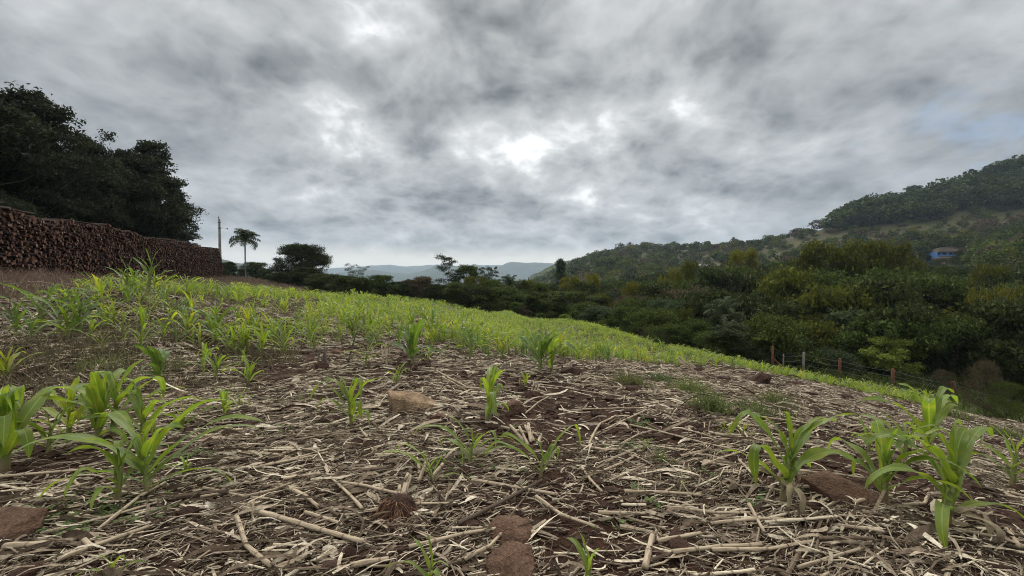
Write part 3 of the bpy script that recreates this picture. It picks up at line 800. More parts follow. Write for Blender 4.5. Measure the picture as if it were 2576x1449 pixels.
# --- the far wooded slope: one mass of crowns, with its grassy clearings left open
def far_wood():
    rng = np.random.default_rng(77)
    var = []
    for s in range(8):
        n = 420
        nc = 12
        C = rvec(rng, nc) * np.array([.36, .36, .22]) + np.array([0, 0, .62])
        pts = C[rng.integers(0, nc, n)] + rvec(rng, n) * np.array([.22, .22, .16]) * rng.uniform(.6, 1, (n, 1))
        var.append(leaf_quads(rng, pts, .10, .45, .1, .75))
    mbs = {k: MB() for k in ('leaf_dark', 'leaf_green', 'leaf_brown', 'leaf_olive')}
    N = 10500
    d = 105 * (760 / 105) ** rng.uniform(0, 1, N) ** .9
    u = rng.uniform(900, 4700, N)
    x, y = (u - 2016) / FPX * d, d
    z = land(x, y)
    v = 1134 - (z - EYE) / d * FPX
    clearing = np.zeros(N, bool)
    for (cu, cv, ru, rv, sl) in [(2820, 1052, 200, 15, -.02), (3050, 1040, 140, 12, 0), (3400, 908, 200, 6, -.19), (3800, 845, 100, 5, -.15), (3720, 965, 70, 9, -.1), (2540, 1000, 60, 6, 0),
                                 (3200, 885, 90, 12, -.25), (2400, 1110, 110, 12, 0), (3725, 1030, 125, 46, 0), (3330, 1075, 60, 12, 0)]:
        q = ((u - cu) / ru) ** 2 + ((v - cv - sl * (u - cu)) / rv) ** 2
        clearing |= q < 1
    clearing |= (np.abs(u - 3735) < 125) & (d < 161) & (v < 1150)
    upper = (u > 3310) & (d > 240) & (v < np.interp(u, [2100, 3150, 3300, 3700, 4032, 4600], [1110, 935, 925, 860, 810, 790]))
    grove_ = fbm(x / 38, y / 38, 3, 91)
    clearing |= (u < 1900) & (d < 170)
    keep = ~clearing & ((rng.random(N) < np.where((u < 2950) & (d > 330), .95, np.clip((grove_ - .30) * 4.5, .5, 1))) | upper)
    for i in np.nonzero(keep)[0]:
        big = upper[i]
        s = rng.uniform(9, 19) if big else float(np.clip(rng.lognormal(1.55, .40) * (.75 + .7 * grove_[i]), 2.2, 9.5 if u[i] > 2000 else 6)) * (1.35 if (u[i] < 2950 and d[i] > 330) else 1)
        V, F = var[int(rng.integers(0, 8))]
        a = rng.uniform(0, 6.28); c, sn = math.cos(a), math.sin(a)
        W = np.stack([V[:, 0] * c - V[:, 1] * sn, V[:, 0] * sn + V[:, 1] * c, V[:, 2] * rng.uniform(.8, 1.25)], 1) * s * np.array([1.15, 1.15, 1])
        k = rng.choice(4, p=[.80, .14, .03, .03] if big else [.42, .34, .14, .10])
        list(mbs.values())[k].add(W + np.array([x[i], y[i], z[i] - .22 * s]), F)
    for k, mb in mbs.items():
        mb.n and None
    nm = {'leaf_dark': 'dark green', 'leaf_green': 'mid green', 'leaf_brown': 'brownish', 'leaf_olive': 'olive'}
    allmb = MB()
    mats = []
    for q, (k, mb) in enumerate(mbs.items()):
        mats.append(MATS[k])
        allmb.add(np.concatenate(mb.V), np.concatenate(mb.F), None, q)
    o = allmb.build('hillside_wood', mats)
    tag(o, 'distant mixed wood covering the slope and ridge of the far hill', 'wood', None, 'stuff')
far_wood()
# trees that stand out against the sky on the far ridge
for (u, v, d, kind, mt, wd, lb) in [
    (2890, 938, 430, 'tall', 'leaf_dark', .9, 'lone narrow tree standing above the far ridge'),
    (2920, 968, 440, 'umbrella', 'leaf_blue', .7, 'small flat crowned tree right of the lone narrow one on the ridge'),
    (2480, 958, 500, 'cone', 'leaf_dark', 1.3, 'pointed dark tree at the top of the far wooded knoll'),
    (2350, 1000, 540, 'open', 'leaf_dark', 1.6, 'tufted tree on the left slope of the far wooded knoll'),
    (3830, 690, 300, 'open', 'leaf_dark', 1.7, 'thin half bare tree against the sky on the steep right hilltop'),
    (3925, 652, 310, 'umbrella', 'leaf_dark', .8, 'rounded crown against the sky near the top right of the hill'),
    (3990, 640, 315, 'umbrella', 'leaf_dark', .7, 'highest rounded crown at the right end of the hilltop'),
    (4025, 622, 318, 'tall', 'leaf_dark', 1.1, 'tree cut by the right picture edge on the hilltop'),
    (1895, 1052, 210, 'open', 'leaf_blue', 1.3, 'left of two small tufted trees below the flat blue mountain'),
    (1935, 1050, 210, 'open', 'leaf_blue', 1.3, 'right of two small tufted trees below the flat blue mountain'),
    (3600, 735, 330, 'umbrella', 'leaf_dark', .8, 'crown poking out of the middle of the hilltop wood'),
    (3345, 818, 338, 'round', 'leaf_dark', .9, 'rounded tree at the left end of the hilltop wood'),
    (3700, 748, 330, 'round', 'leaf_dark', 1.0, 'dark round tree on the hilltop left of the half bare one')]:
    tree_at(u, v - 4, d, kind, mt, lb, 'ridge_tree', 'tree', None, wd, None, None, 1.3, .9)

tree_at(3705, 1022, 138, 'bush', 'leaf_dark', 'dark tree hiding the foot of the shed below the blue house', 'tree', 'tree', None, 1.0, 0, None, 1.1, 1.0, wpx=95)
tree_at(3790, 985, 150, 'dome', 'leaf_dark', 'dark round tree covering the right end of the blue house', 'tree', 'tree', None, 1.0, 1, None, 1.1, 1.0, wpx=70)
tree_at(3655, 985, 165, 'dome', 'leaf_dark', 'dark tree at the left end of the blue house', 'tree', 'tree', None, 1.0, 2, None, 1.1, 1.0, wpx=60)

# ---------------------------------------------------------------- palms and banana plants
def frond_mesh(L, seed, droop=1.5, nl=36, ll=.27):
    rng = np.random.default_rng(seed)
    k = 12
    e = R(74) - np.linspace(0, 1, k) ** 1.25 * droop * 1.5
    st = L / (k - 1)
    x = np.concatenate([[0], np.cumsum(np.cos(e[:-1]) * st)]); z = np.concatenate([[0], np.cumsum(np.sin(e[:-1]) * st)])
    C = np.stack([x, 0 * x, z], 1)
    mb = MB(); add_tube(mb, C, L * np.linspace(.012, .003, k), 4)
    for s in (-1, 1):
        t = np.linspace(.14, .99, nl) + rng.uniform(-.01, .01, nl)
        f = t * (k - 1); i = np.minimum(f.astype(int), k - 2); fr = (f - i)[:, None]
        p = C[i] * (1 - fr) + C[i + 1] * fr
        T = C[i + 1] - C[i]; T /= np.linalg.norm(T, axis=1, keepdims=True)
        ln = L * ll * np.sin(np.pi * np.clip(t * .9 + .12, 0, 1)) ** .6 * rng.uniform(.75, 1.15, nl)
        dirs = T * .55 + np.array([0, s, 0.0]) * .8 + rng.normal(size=(nl, 3)) * .14
        dirs /= np.linalg.norm(dirs, axis=1, keepdims=True)
        m = p + dirs * ln[:, None] * .55
        tip = p + dirs * ln[:, None] * .85 - np.array([0, 0, 1.0]) * ln[:, None] * rng.uniform(.45, .8, (nl, 1))
        wv = T * L * .013
        V = np.stack([p - wv * .6, p + wv * .6, m + wv, m - wv, tip + wv * .2, tip - wv * .2], 1)
        b = np.arange(nl)[:, None] * 6
        mb.add(V.reshape(-1, 3), np.concatenate([b + [0, 1, 2, 3], b + [3, 2, 4, 5]]))
    return mb
FR = [frond_mesh(3.6, 3, 1.35).mesh('frond', MATS['frond']), frond_mesh(3.4, 4, 1.6).mesh('frond', MATS['frond']), frond_mesh(3.3, 5, 1.15).mesh('frond', MATS['frond'])]
def palm(x, y, z, H, label, crown=1.0, n=17, seed=0, mat='frond', name='palm_tree', fr=.15, group=None):
    rng = np.random.default_rng(seed)
    root = empty(name, (x, y, z), rng.uniform(0, 6), label, 'palm', group)
    tb = MB(); t = np.linspace(0, 1, 10)
    add_tube(tb, np.stack([.02 * H * np.sin(t * 2), 0 * t, t * H - .3], 1), fr * np.array([1.35, 1.05, .95, .9, .9, .9, .9, .95, .9, .6]), 10)
    tb.build('trunk', MATS['bark_palm'], root, True)
    for i in range(n):
        o = bpy.data.objects.new('frond', FR[i % 3]); col.objects.link(o); o.parent = root
        lev = i / n
        o.location = (.02 * H * .9, 0, H - .35 - .2 * lev)
        o.rotation_euler = (rng.uniform(-.15, .15), -.55 + 1.65 * lev ** 1.1, i * 2.39996 + rng.uniform(-.2, .2))
        o.scale = (crown,) * 3
        o.material_slots[0].link = 'OBJECT'; o.material_slots[0].material = MATS[mat]
    return root
x, y, z = P(968, 940, 64); palm(x, y, float(land(x, y)), z - float(land(x, y)), 'tall palm with drooping fronds standing above the crest of the field', .80, 30, 1, fr=.11)
x, y, z = P(2005, 1118, 60); palm(x, y, float(land(x, y)), z - float(land(x, y)), 'small greyish palm with hanging fronds at the middle of the field edge', .75, 14, 2, 'leaf_blue')
x, y, z = P(2852, 1225, 33); palm(x, y, float(land(x, y)), z - float(land(x, y)), 'dark palm with hanging dead fronds in the hollow behind the field', .62, 15, 3)
for i, (u, v, lb) in enumerate([(3195, 885, 'left one of two slim palms against the sky on the far ridge'), (3213, 876, 'taller right one of two slim palms against the sky on the far ridge'),
                                (3237, 886, 'short palm right of the two slim palms on the far ridge'), (3690, 742, 'palm standing out of the hilltop wood')]):
    x, y, z = P(u, v, 372 if i < 3 else 325); zg = float(land(x, y)); palm(x, y, zg, z - zg, lb, 1.3, 12, 10 + i, 'leaf_dark', fr=.28)
x, y, z = P(2870, 1045, 120); zg = float(land(x, y)); palm(x, y, zg, z - zg, 'dark palm in front of the pale hill field', 1.2, 14, 31, 'leaf_dark')

def banana(u, d, H, label, seed, mat='leaf_olive'):
    rng = np.random.default_rng(seed)
    x, y, _ = P(u, 1134, d); zg = float(G(x, y))
    root = empty('banana_plant', (x, y, zg), rng.uniform(0, 6), label, 'banana plant')
    tb = MB(); add_tube(tb, np.stack([np.zeros(5), np.zeros(5), np.linspace(-.1, H * .55, 5)], 1), np.linspace(.11, .06, 5), 8)
    tb.build('stem', MATS['leaf_olive'], root, True)
    for i in range(7):
        V, F, uv = leaf_blade(rng, H * .62, H * .14, R(rng.uniform(50, 80)), rng.uniform(1.0, 2.0), 10, .25)
        a = i * 2.4 + rng.uniform(-.3, .3); V = rotz(V, a) + np.array([0, 0, H * .52])
        MB().add(V, F, uv).build('leaf', MATS[mat], root)
def rotz(V, a):
    c, s = math.cos(a), math.sin(a)
    return np.stack([V[:, 0] * c - V[:, 1] * s, V[:, 0] * s + V[:, 1] * c, V[:, 2]], 1)
def leaf_blade(rng, L, W, elev, droop, k=10, fold=.35, wave=.12, pw=1.6, side=0.0, across=4, kink=None):
    """a strap leaf: curved midrib, V fold, wavy margins; grows along +x from the origin"""
    t = np.linspace(0, 1, k)
    e = elev - droop * t ** pw
    if kink: e = e - kink[1] * np.clip((t - kink[0]) / .10, 0, 1)
    e = np.maximum(e, -1.75)
    st = L / (k - 1)
    x = np.concatenate([[0], np.cumsum(np.cos(e[:-1]) * st)]); z = np.concatenate([[0], np.cumsum(np.sin(e[:-1]) * st)])
    sd = side * t ** 1.5 * L
    C = np.stack([x, sd, z], 1)
    T = np.gradient(C, axis=0); T /= np.linalg.norm(T, axis=1, keepdims=True)
    A = np.cross(np.array([0, 0, 1.0]) * .0 + np.stack([-np.sin(e), 0 * e, np.cos(e)], 1), T); A /= np.linalg.norm(A, axis=1, keepdims=True)
    Nn = np.cross(T, A)
    tw = rng.uniform(-.9, .9) * t ** 1.5
    A2 = A * np.cos(tw)[:, None] + Nn * np.sin(tw)[:, None]; N2 = np.cross(T, A2)
    w = W * .5 * np.clip((t + .10) ** .45 * (1 - t) ** .62 * 1.55, .02, 1)
    q = np.linspace(-1, 1, across + 1)
    ph = rng.uniform(0, 6.28, 2)
    fo = fold * (1 - .75 * t)
    V = []
    for s in q:
        wv = wave * w * abs(s) ** 1.5 * np.sin(t * rng.uniform(13, 17) + ph[0 if s < 0 else 1])
        V.append(C + A2 * (w * s * np.sqrt(1 - np.minimum(fo, .9) ** 2 * .6))[:, None] + N2 * (abs(s) * w * fo * 1.0 + wv)[:, None])
    V = np.stack(V, 1)                                  # (k, across+1, 3)
    n = across + 1
    i = np.arange(k - 1)[:, None] * n + np.arange(across)[None]
    F = np.stack([i, i + 1, i + n + 1, i + n], -1).reshape(-1, 4)
    uv = np.stack(np.broadcast_arrays((q[None] + 1) / 2, t[:, None]), -1).reshape(-1, 2)
    return V.reshape(-1, 3), F, uv
banana(2395, 46, 3.6, 'banana plant with raised yellowish leaves at the field edge', 1)
banana(2290, 50, 3.0, 'smaller banana plant with one upright leaf left of the taller one', 2)
banana(2755, 29, 1.9, 'young yellow banana plant at the field edge below the bushes', 3, 'leaf_yellow')

# ---------------------------------------------------------------- the log wall
def log_mats():
    m, k, b, out = material('log_end', .9, .15)
    r = island(k)
    c = k.ramp(r, [(0, (.026, .011, .009)), (.4, (.066, .026, .018)), (.7, (.125, .055, .036)), (.9, (.19, .125, .086)), (1, (.30, .22, .16))])
    n = k.noise(pos(k), 22, 3, .6)
    k.t.links.new(k.mix(1.0, c, k.ramp(n, [(.3, (.55, .5, .5)), (.7, (1.15, 1.1, 1.05))]), 'MULTIPLY'), b.inputs['Base Color'])
    m, k, b, out = material('log_bark', .95, .1)
    n = k.noise(pos(k), 14, 4, .6)
    k.t.links.new(k.ramp(k.math('ADD', k.math('MULTIPLY', n, .6), k.math('MULTIPLY', island(k), .4)), [(.25, (.018, .011, .010)), (.6, (.045, .028, .023)), (.85, (.14, .115, .10))]), b.inputs['Base Color'])
log_mats()
def log_mesh(mb, p, dirv, L, r, rng, bend=.02):
    n = 9
    C = np.stack([p + dirv * L * t for t in (0, .5, 1)]); C[1] += rng.normal(size=3) * bend * L * .5
    rr = r * np.array([1, .97, .93]) * rng.uniform(.96, 1.04, 3)
    V, Q, caps, uv = tubes(C, rr, n, True)
    V = V.reshape(3, n, 3)
    a = np.arange(n) / n * 6.2832
    lump = 1 + .07 * np.sin(2 * a + rng.uniform(0, 6)) + .05 * np.sin(3 * a + rng.uniform(0, 6))
    V = C[:, None] + (V - C[:, None]) * lump[None, :, None]
    base = mb.n
    mb.add(V.reshape(-1, 3), Q, uv, 1)
    # sawn end facing the field: its own island so that each end has its own tone
    e = V[0] + 0.0
    mb.add(e, np.arange(n)[None, ::-1], None, 0)
    mb.F.append((caps[1:]) + base); mb.M.append(np.full(1, 1))
def log_wall():
    rng = np.random.default_rng(9)
    A = np.array([-17.8, 9.5]); A2 = np.array([-36.9, 49.0])
    u = (A2 - A); Lw = np.linalg.norm(u); u /= Lw
    nrm = np.array([u[1], -u[0]])                        # towards the field
    mats = [MATS['log_end'], MATS['log_bark']]
    rows = []
    gz = lambda s: float(G(A[0] + u[0] * s, A[1] + u[1] * s))
    ss = np.linspace(0, Lw, 200); gg = land(A[0] + u[0] * ss, A[1] + u[1] * ss)
    top = lambda s: 3.05 + .12 * math.sin(s * .5) + .08 * math.sin(s * 1.7 + 1) - max(0, (s - Lw + 2.2)) ** 1.6 * .45
    logs = []
    z0 = 0.0; row = 0
    ztop = lambda s: 4.25 + (5.95 - 4.25) * s / Lw
    while z0 < 4.4:
        s = rng.uniform(0, .15)
        while s < Lw:
            r = float(np.clip(rng.lognormal(math.log(.054), .28), .03, .09))
            s += r
            zz = z0 + rng.normal() * .025
            zl = ztop(s) - (3.05 - top(s)) - .07 - zz          # rows counted down from the level top
            if zl > np.interp(s, ss, gg) - .1 and not (z0 == 0 and rng.random() < .25):
                logs.append((s, zl - np.interp(s, ss, gg), r))
            s += r * rng.uniform(.92, 1.08)
        z0 += .097; row += 1
    # poles laid along the top
    logs = [(s, z, r, np.interp(s, ss, gg)) for s, z, r in logs]
    def one(q):
        s, z, r, g = q
        f = rng.normal() * .07 + (.12 if rng.random() < .1 else 0)
        base = np.array([A[0] + u[0] * s + nrm[0] * f, A[1] + u[1] * s + nrm[1] * f, g + z])
        d = np.array([-nrm[0], -nrm[1], 0]) + np.array([u[0], u[1], 0]) * rng.normal() * .035 + np.array([0, 0, rng.normal() * .015])
        return base, d / np.linalg.norm(d), r
    # which logs show largest: nearest of those inside the frame
    cand = []
    for i, q in enumerate(logs):
        x, y = A + u * q[0]
        px = 2016 + FPX * x / y; pv = 1134 - FPX * (q[3] + q[1] - EYE) / y
        if px > 0 and pv < 1075:
            cand.append((q[2] / math.hypot(x, y), i))
    cand.sort(reverse=True)
    near = set(i for _, i in cand[:240])
    mb = MB()
    for i, q in enumerate(logs):
        b, d, r = one(q)
        if i in near:
            m1 = MB(); log_mesh(m1, np.zeros(3), d, 2.1 + rng.normal() * .08, r, rng)
            o = m1.build('firewood_log', mats, None, True, b)
            tag(o, 'sawn log end in the near left part of the stacked log wall', 'log', 'logs in the near end of the log wall')
        else:
            log_mesh(mb, b, d, 2.1 + rng.normal() * .08, r, rng)
    # loose poles lying along the top edge
    for s in np.arange(.3, Lw - 2, .42):
        g = np.interp(s, ss, gg)
        f = rng.uniform(-1.6, -.05); ln = rng.uniform(.9, 1.8)
        a = rng.normal() * .22 + (math.pi / 2 if rng.random() < .25 else 0)
        dd = np.array([u[0] * math.cos(a) - nrm[0] * math.sin(a), u[1] * math.cos(a) - nrm[1] * math.sin(a), rng.normal() * .04])
        log_mesh(mb, np.array([A[0] + u[0] * s + nrm[0] * f, A[1] + u[1] * s + nrm[1] * f, ztop(s) - (3.05 - top(s)) + .01]), dd, ln, rng.uniform(.03, .05), rng)
    o = mb.build('log_stack', mats, None, True)
    tag(o, 'long shoulder high wall of stacked sawn logs running away on the left', 'log stack', None, 'stuff')
log_wall()

# ---------------------------------------------------------------- pole
def pole():
    m, k, b, out = material('concrete', .9, .2)
    n = k.noise(objco(k), 3, 5, .6)
    k.t.links.new(k.ramp(n, [(.3, (.17, .16, .15)), (.7, (.31, .29, .27))]), b.inputs['Base Color'])
    m, k, b, out = material('steel', .5, .5); b.inputs['Base Color'].default_value = (.12, .12, .12, 1); b.inputs['Metallic'].default_value = .6
    m, k, b, out = material('porcelain', .3, .5); b.inputs['Base Color'].default_value = (.22, .17, .14, 1)
    x, y, _ = P(868, 1085, 52); zg = float(land(x, y)); zt = P(868, 862, 52)[2]
    root = empty('utility_pole', (x, y, zg), 0.0, 'tall grey concrete pole with a bracket near its top beside the log wall', 'pole')
    H = zt - zg
    mb = MB(); z = np.linspace(-.4, H, 8)
    add_tube(mb, np.stack([-.16 * np.clip(z, 0, None) / H, 0 * z, z], 1), np.linspace(.27, .14, 8), 4)
    mb.build('shaft', MATS['concrete'], root)
    br = MB(); add_tube(br, [[-.1, 0, H - 1.25], [.2, 0, H - 1.2], [.95, 0, H - 1.3]], [.03, .03, .02], 6); add_tube(br, [[.95, 0, H - 1.42], [.95, 0, H - 1.2]], [.05, .05], 6)
    br.build('bracket', MATS['steel'], root)
    it = MB(); add_tube(it, [[-.26, 0, H - .05], [-.26, 0, H + .12], [-.26, 0, H + .16], [-.26, 0, H + .3], [-.26, 0, H + .34]], [.03, .03, .1, .09, .03], 8); add_tube(it, [[-.12, 0, H - .03], [-.3, 0, H]], [.03, .03], 5)
    it.build('insulator', MATS['porcelain'], root, True)
    st = MB()
    add_tube(st, [[-.15, 0, H - .5], [-.15, 0, H - .44]], [.2, .2], 12); add_tube(st, [[-.14, 0, H - 1.3], [-.14, 0, H - 1.22]], [.21, .21], 12)
    st.build('clamp', MATS['steel'], root)
pole()

# ---------------------------------------------------------------- fence
def fence():
    m, k, b, out = material('rust_post', .9, .2)
    n = k.noise(pos(k), 9, 4, .6); k.t.links.new(k.ramp(n, [(.3, (.11, .045, .026)), (.7, (.20, .085, .046))]), b.inputs['Base Color'])
    m, k, b, out = material('grey_post', .9, .2)
    n = k.noise(pos(k), 9, 4, .6); k.t.links.new(k.ramp(n, [(.3, (.12, .115, .10)), (.7, (.27, .25, .22))]), b.inputs['Base Color'])
    m, k, b, out = material('wire', .5, .5); b.inputs['Base Color'].default_value = (.10, .10, .095, 1); b.inputs['Metallic'].default_value = .5
    posts = [(3042, 1362, 23.5, 'rust_post', .085), (3084, 1395, 23.6, 'grey_post', .05), (3164, 1386, 23.2, 'grey_post', .085), (3306, 1412, 22.6, 'rust_post', .09), (3515, 1452, 21.6, 'rust_post', .10), (3752, 1502, 19.8, 'rust_post', .12), (4080, 1590, 17.5, 'grey_post', .1)]
    P0 = [P(u, v, d) for u, v, d, _, _ in posts]
    x0, y0 = P0[0][:2]; z0 = float(G(x0, y0))
    root = empty('fence', (x0, y0, z0), 0, 'wire fence on rusty and grey posts running down along the corn edge', 'fence')
    o0 = np.array([x0, y0, z0])
    for (p, (u, v, d, mt, r)) in zip(P0, posts):
        g = float(G(p[0], p[1])); zt = max(p[2], g + .9)
        mb = MB(); add_tube(mb, np.array([[p[0], p[1], g - .3], [p[0] + .01, p[1], (g + zt) / 2], [p[0] + .02, p[1], zt - .03], [p[0] + .02, p[1], zt]]) - o0, [r * .75, r * .75, r * .72, r * .55], 8)
        o = mb.build('post', MATS[mt], root, True)
        o['label'] = 'rusty red post' if mt == 'rust_post' else 'weathered grey post'
    p = P0[0]; g = float(G(p[0], p[1]))
    mb = MB(); add_tube(mb, np.array([[p[0], p[1] - .05, p[2] - .75], [p[0] + 1.0, p[1] - .1, float(G(p[0] + 1.0, p[1])) - .1]]) - o0, [.05, .05], 6); mb.build('brace', MATS['rust_post'], root)
    for f in (.12, .38, .66, .95):
        mb = MB(); pts = []
        for a, bb in zip(P0[:-1], P0[1:]):
            for t in np.linspace(0, 1, 7)[:-1]:
                pts.append([a[0] * (1 - t) + bb[0] * t, a[1] * (1 - t) + bb[1] * t - .09, (a[2] * (1 - t) + bb[2] * t) - f * 1.1 - .06 * 4 * t * (1 - t)])
        pts.append([P0[-1][0], P0[-1][1] - .09, P0[-1][2] - f * 1.1])
        add_tube(mb, np.array(pts) - o0, np.full(len(pts), .006), 4); mb.build('wire', MATS['wire'], root)
fence()

# ---------------------------------------------------------------- the blue house on the far slope
def house():
    m, k, b, out = material('blue_wall', .85, .2)
    n = k.noise(objco(k), 1.2, 5, .65); k.t.links.new(k.ramp(n, [(.3, (.085, .20, .46)), (.7, (.13, .28, .58))]), b.inputs['Base Color'])
    m, k, b, out = material('roof_tile', .9, .2)
    n = k.noise(objco(k), 1.1, 5, .7); k.t.links.new(k.ramp(n, [(.3, (.030, .023, .020)), (.7, (.070, .052, .044))]), b.inputs['Base Color'])
    s = k.n('ShaderNodeTexWave', wave_type='BANDS', bands_direction='X'); s.inputs['Scale'].default_value = 1.6; k.t.links.new(objco(k), s.inputs[0]); bump(k, b, s.outputs['Fac'], .6, .1)
    m, k, b, out = material('window_dark', .2, .5); b.inputs['Base Color'].default_value = (.015, .015, .02, 1)
    m, k, b, out = material('window_frame', .8, .2); b.inputs['Base Color'].default_value = (.15, .10, .12, 1)
    m, k, b, out = material('white_wall', .85, .2)
    n = k.noise(objco(k), 2, 4, .6); k.t.links.new(k.ramp(n, [(.3, (.28, .26, .24)), (.7, (.48, .46, .43))]), b.inputs['Base Color'])
    x, y, z = P(3735, 1018, 160)
    z = max(z, float(land(x, y)) - 1.0)
    z = P(3735, 1010, 160)[2]
    rz = R(-9)
    root = empty('house', (x, y, z), rz, 'bright blue house with dark tiled hip roof on the far slope', 'house')
    root.scale = (.78, .78, .78)
    Lw, Wd, Hh = 10.8, 7.0, 2.55
    mb = MB(); add_box(mb, (0, Wd / 2, Hh / 2 - 2.5), (Lw, Wd, Hh + 5)); mb.build('wall', MATS['blue_wall'], root)
    def hip(name, x0, x1, y0, y1, z0, h, ins, parent=root, mat='roof_tile'):
        r = MB()
        V = [[x0, y0, z0], [x1, y0, z0], [x1, y1, z0], [x0, y1, z0], [x0 + ins, (y0 + y1) / 2, z0 + h], [x1 - ins, (y0 + y1) / 2, z0 + h]]
        V += [[a, b_, c - .18] for a, b_, c in V[:4]]
        r.add(V, [[0, 1, 5, 4], [2, 3, 4, 5], [6, 9, 8, 7], [0, 6, 7, 1], [1, 7, 8, 2], [2, 8, 9, 3], [3, 9, 6, 0]])
        r.F.append(np.array([[1, 2, 5], [3, 0, 4]])); r.M.append(np.zeros(2, int))
        # eight tile rolls for an uneven ridge and hips
        add_tube(r, np.array([V[4], V[5]]) + [0, 0, .04], [.12, .12], 6); add_tube(r, np.array([V[0], V[4]]) + [0, 0, .04], [.1, .1], 6); add_tube(r, np.array([V[1], V[5]]) + [0, 0, .04], [.1, .1], 6)
        return r.build(name, MATS[mat], parent)
    hip('roof', -Lw / 2 + .6, Lw / 2 + 1.9, -.8, Wd + .8, Hh, 2.7, 3.6)
    for i, (wx, ww, wh) in enumerate([(-4.6, 1.1, .95), (-2.0, 1.5, 1.15), (.9, 1.5, 1.25), (3.6, 1.4, 1.25)]):
        f = MB(); add_box(f, (wx, -.04, 1.55), (ww, .12, wh)); fo = f.build('window', MATS['window_frame'], root)
        g = MB()
        for s in (-1, 1): add_box(g, (wx + s * ww * .235, -.112, 1.55), (ww * .41, .03, wh * .8))
        g.build('pane', MATS['window_dark'], fo)
    # the lower shed built against its front left corner
    lean = empty('shed', (x - 4.0, y - 3.4, z - 2.9), rz, 'low whitish shed with tiled roof in front of the blue house', 'shed')
    lean.scale = (.85, .85, .85)
    mb = MB(); add_box(mb, (0, 1.6, .4), (6.4, 3.0, 3.6)); mb.build('wall', MATS['white_wall'], lean)
    hip('roof', -3.9, 4.4, -.5, 3.7, 2.2, 1.0, 1.6, lean)
    for wx in (-2.4, -.8):
        mb = MB(); add_box(mb, (wx, .08, 1.1), (.5, .1, 1.6)); mb.build('opening', MATS['window_dark'], lean)
    # small pale barn far off, seen over the valley
    x, y, z = P(2772, 1052, 255); z = float(land(x, y))
    b2 = empty('barn', (x, y, z), R(5), 'tiny white barn at the edge of the pale hill field', 'barn')
    mb = MB(); add_box(mb, (0, 0, 1.2), (9, 5, 3.4)); mb.build('wall', MATS['white_wall'], b2)
    hip('roof', -5, 5, -3, 3, 2.9, 1.4, .4, b2, 'concrete')
house()

# ---------------------------------------------------------------- maize plants
def corn_mats():
    for nm, c1, c2, c3, tr in [('corn_leaf', (.098, .165, .022), (.160, .235, .030), (.25, .265, .035), .50), ('corn_leaf_dark', (.056, .108, .022), (.10, .168, .030), (.15, .20, .035), .42),
                               ('corn_leaf_yellow', (.13, .19, .025), (.22, .27, .030), (.36, .31, .03), .48)]:
        m, k, b, out = material(nm, .52, .4)
        r = island(k)
        c = k.ramp(r, [(0, c1), (.7, c2), (1, c3)])
        u, v = uvx(k)
        du = k.math('ABSOLUTE', k.math('SUBTRACT', u, .5))
        rib = k.mapr(du, .02, .06, 1.0, 0.0)
        vein = k.math('MULTIPLY_ADD', k.math('SINE', k.math('MULTIPLY', u, 75.0)), .5, .5)
        blot = k.noise(pos(k), 14, 3, .6)
        c = k.mix(k.math('MULTIPLY', vein, .22), c, tuple(q * .6 for q in c1))
        c = k.mix(k.mapr(blot, .42, .72, 0, .6), c, c3)
        c = k.mix(k.mapr(k.noise(pos(k), 60, 3, .7), .66, .76, 0, .55), c, (.20, .16, .07))
        c = k.mix(k.math('MULTIPLY', rib, .6), c, tuple(min(1, q * 1.5 + .06) for q in c2))
        tipb = k.math('MULTIPLY', k.mapr(v, .86, 1.0, 0, .8), k.mapr(k.math('FRACT', k.math('MULTIPLY', r, 5.7)), .55, .8, 0, 1))
        c = k.mix(tipb, c, (.26, .20, .10))
        h = k.n('ShaderNodeHueSaturation'); k.t.links.new(c, h.inputs['Color']); k.put(h.inputs['Value'], k.mapr(objrand(k), 0, 1, .8, 1.2, 'LINEAR'))
        k.t.links.new(h.outputs[0], b.inputs['Base Color'])
        bump(k, b, vein, .25, .003)
        b.inputs['Sheen Weight'].default_value = .30; b.inputs['Sheen Roughness'].default_value = .45; b.inputs['Sheen Tint'].default_value = (.85, .95, 1, 1)
        tcol = k.mix(1.0, h.outputs[0], (1.55, 1.55, .75), 'MULTIPLY')
        translucent(k, b, out, tcol, tr)
    m, k, b, out = material('dry_leaf', .85, .2)
    n = k.noise(pos(k), 26, 4, .6); c = k.ramp(n, [(.3, (.17, .13, .085)), (.55, (.36, .30, .21)), (.75, (.30, .30, .12))])
    k.t.links.new(c, b.inputs['Base Color']); translucent(k, b, out, c, .3)
    m, k, b, out = material('corn_stalk', .5, .4)
    u, v = uvx(k)
    c = k.ramp(k.noise(objco(k), 9, 3, .6), [(.3, (.12, .15, .04)), (.7, (.22, .24, .08))])
    c = k.mix(k.mapr(v, .0, .16, .85, 0), c, (.20, .12, .09))
    k.t.links.new(c, b.inputs['Base Color'])
corn_mats()

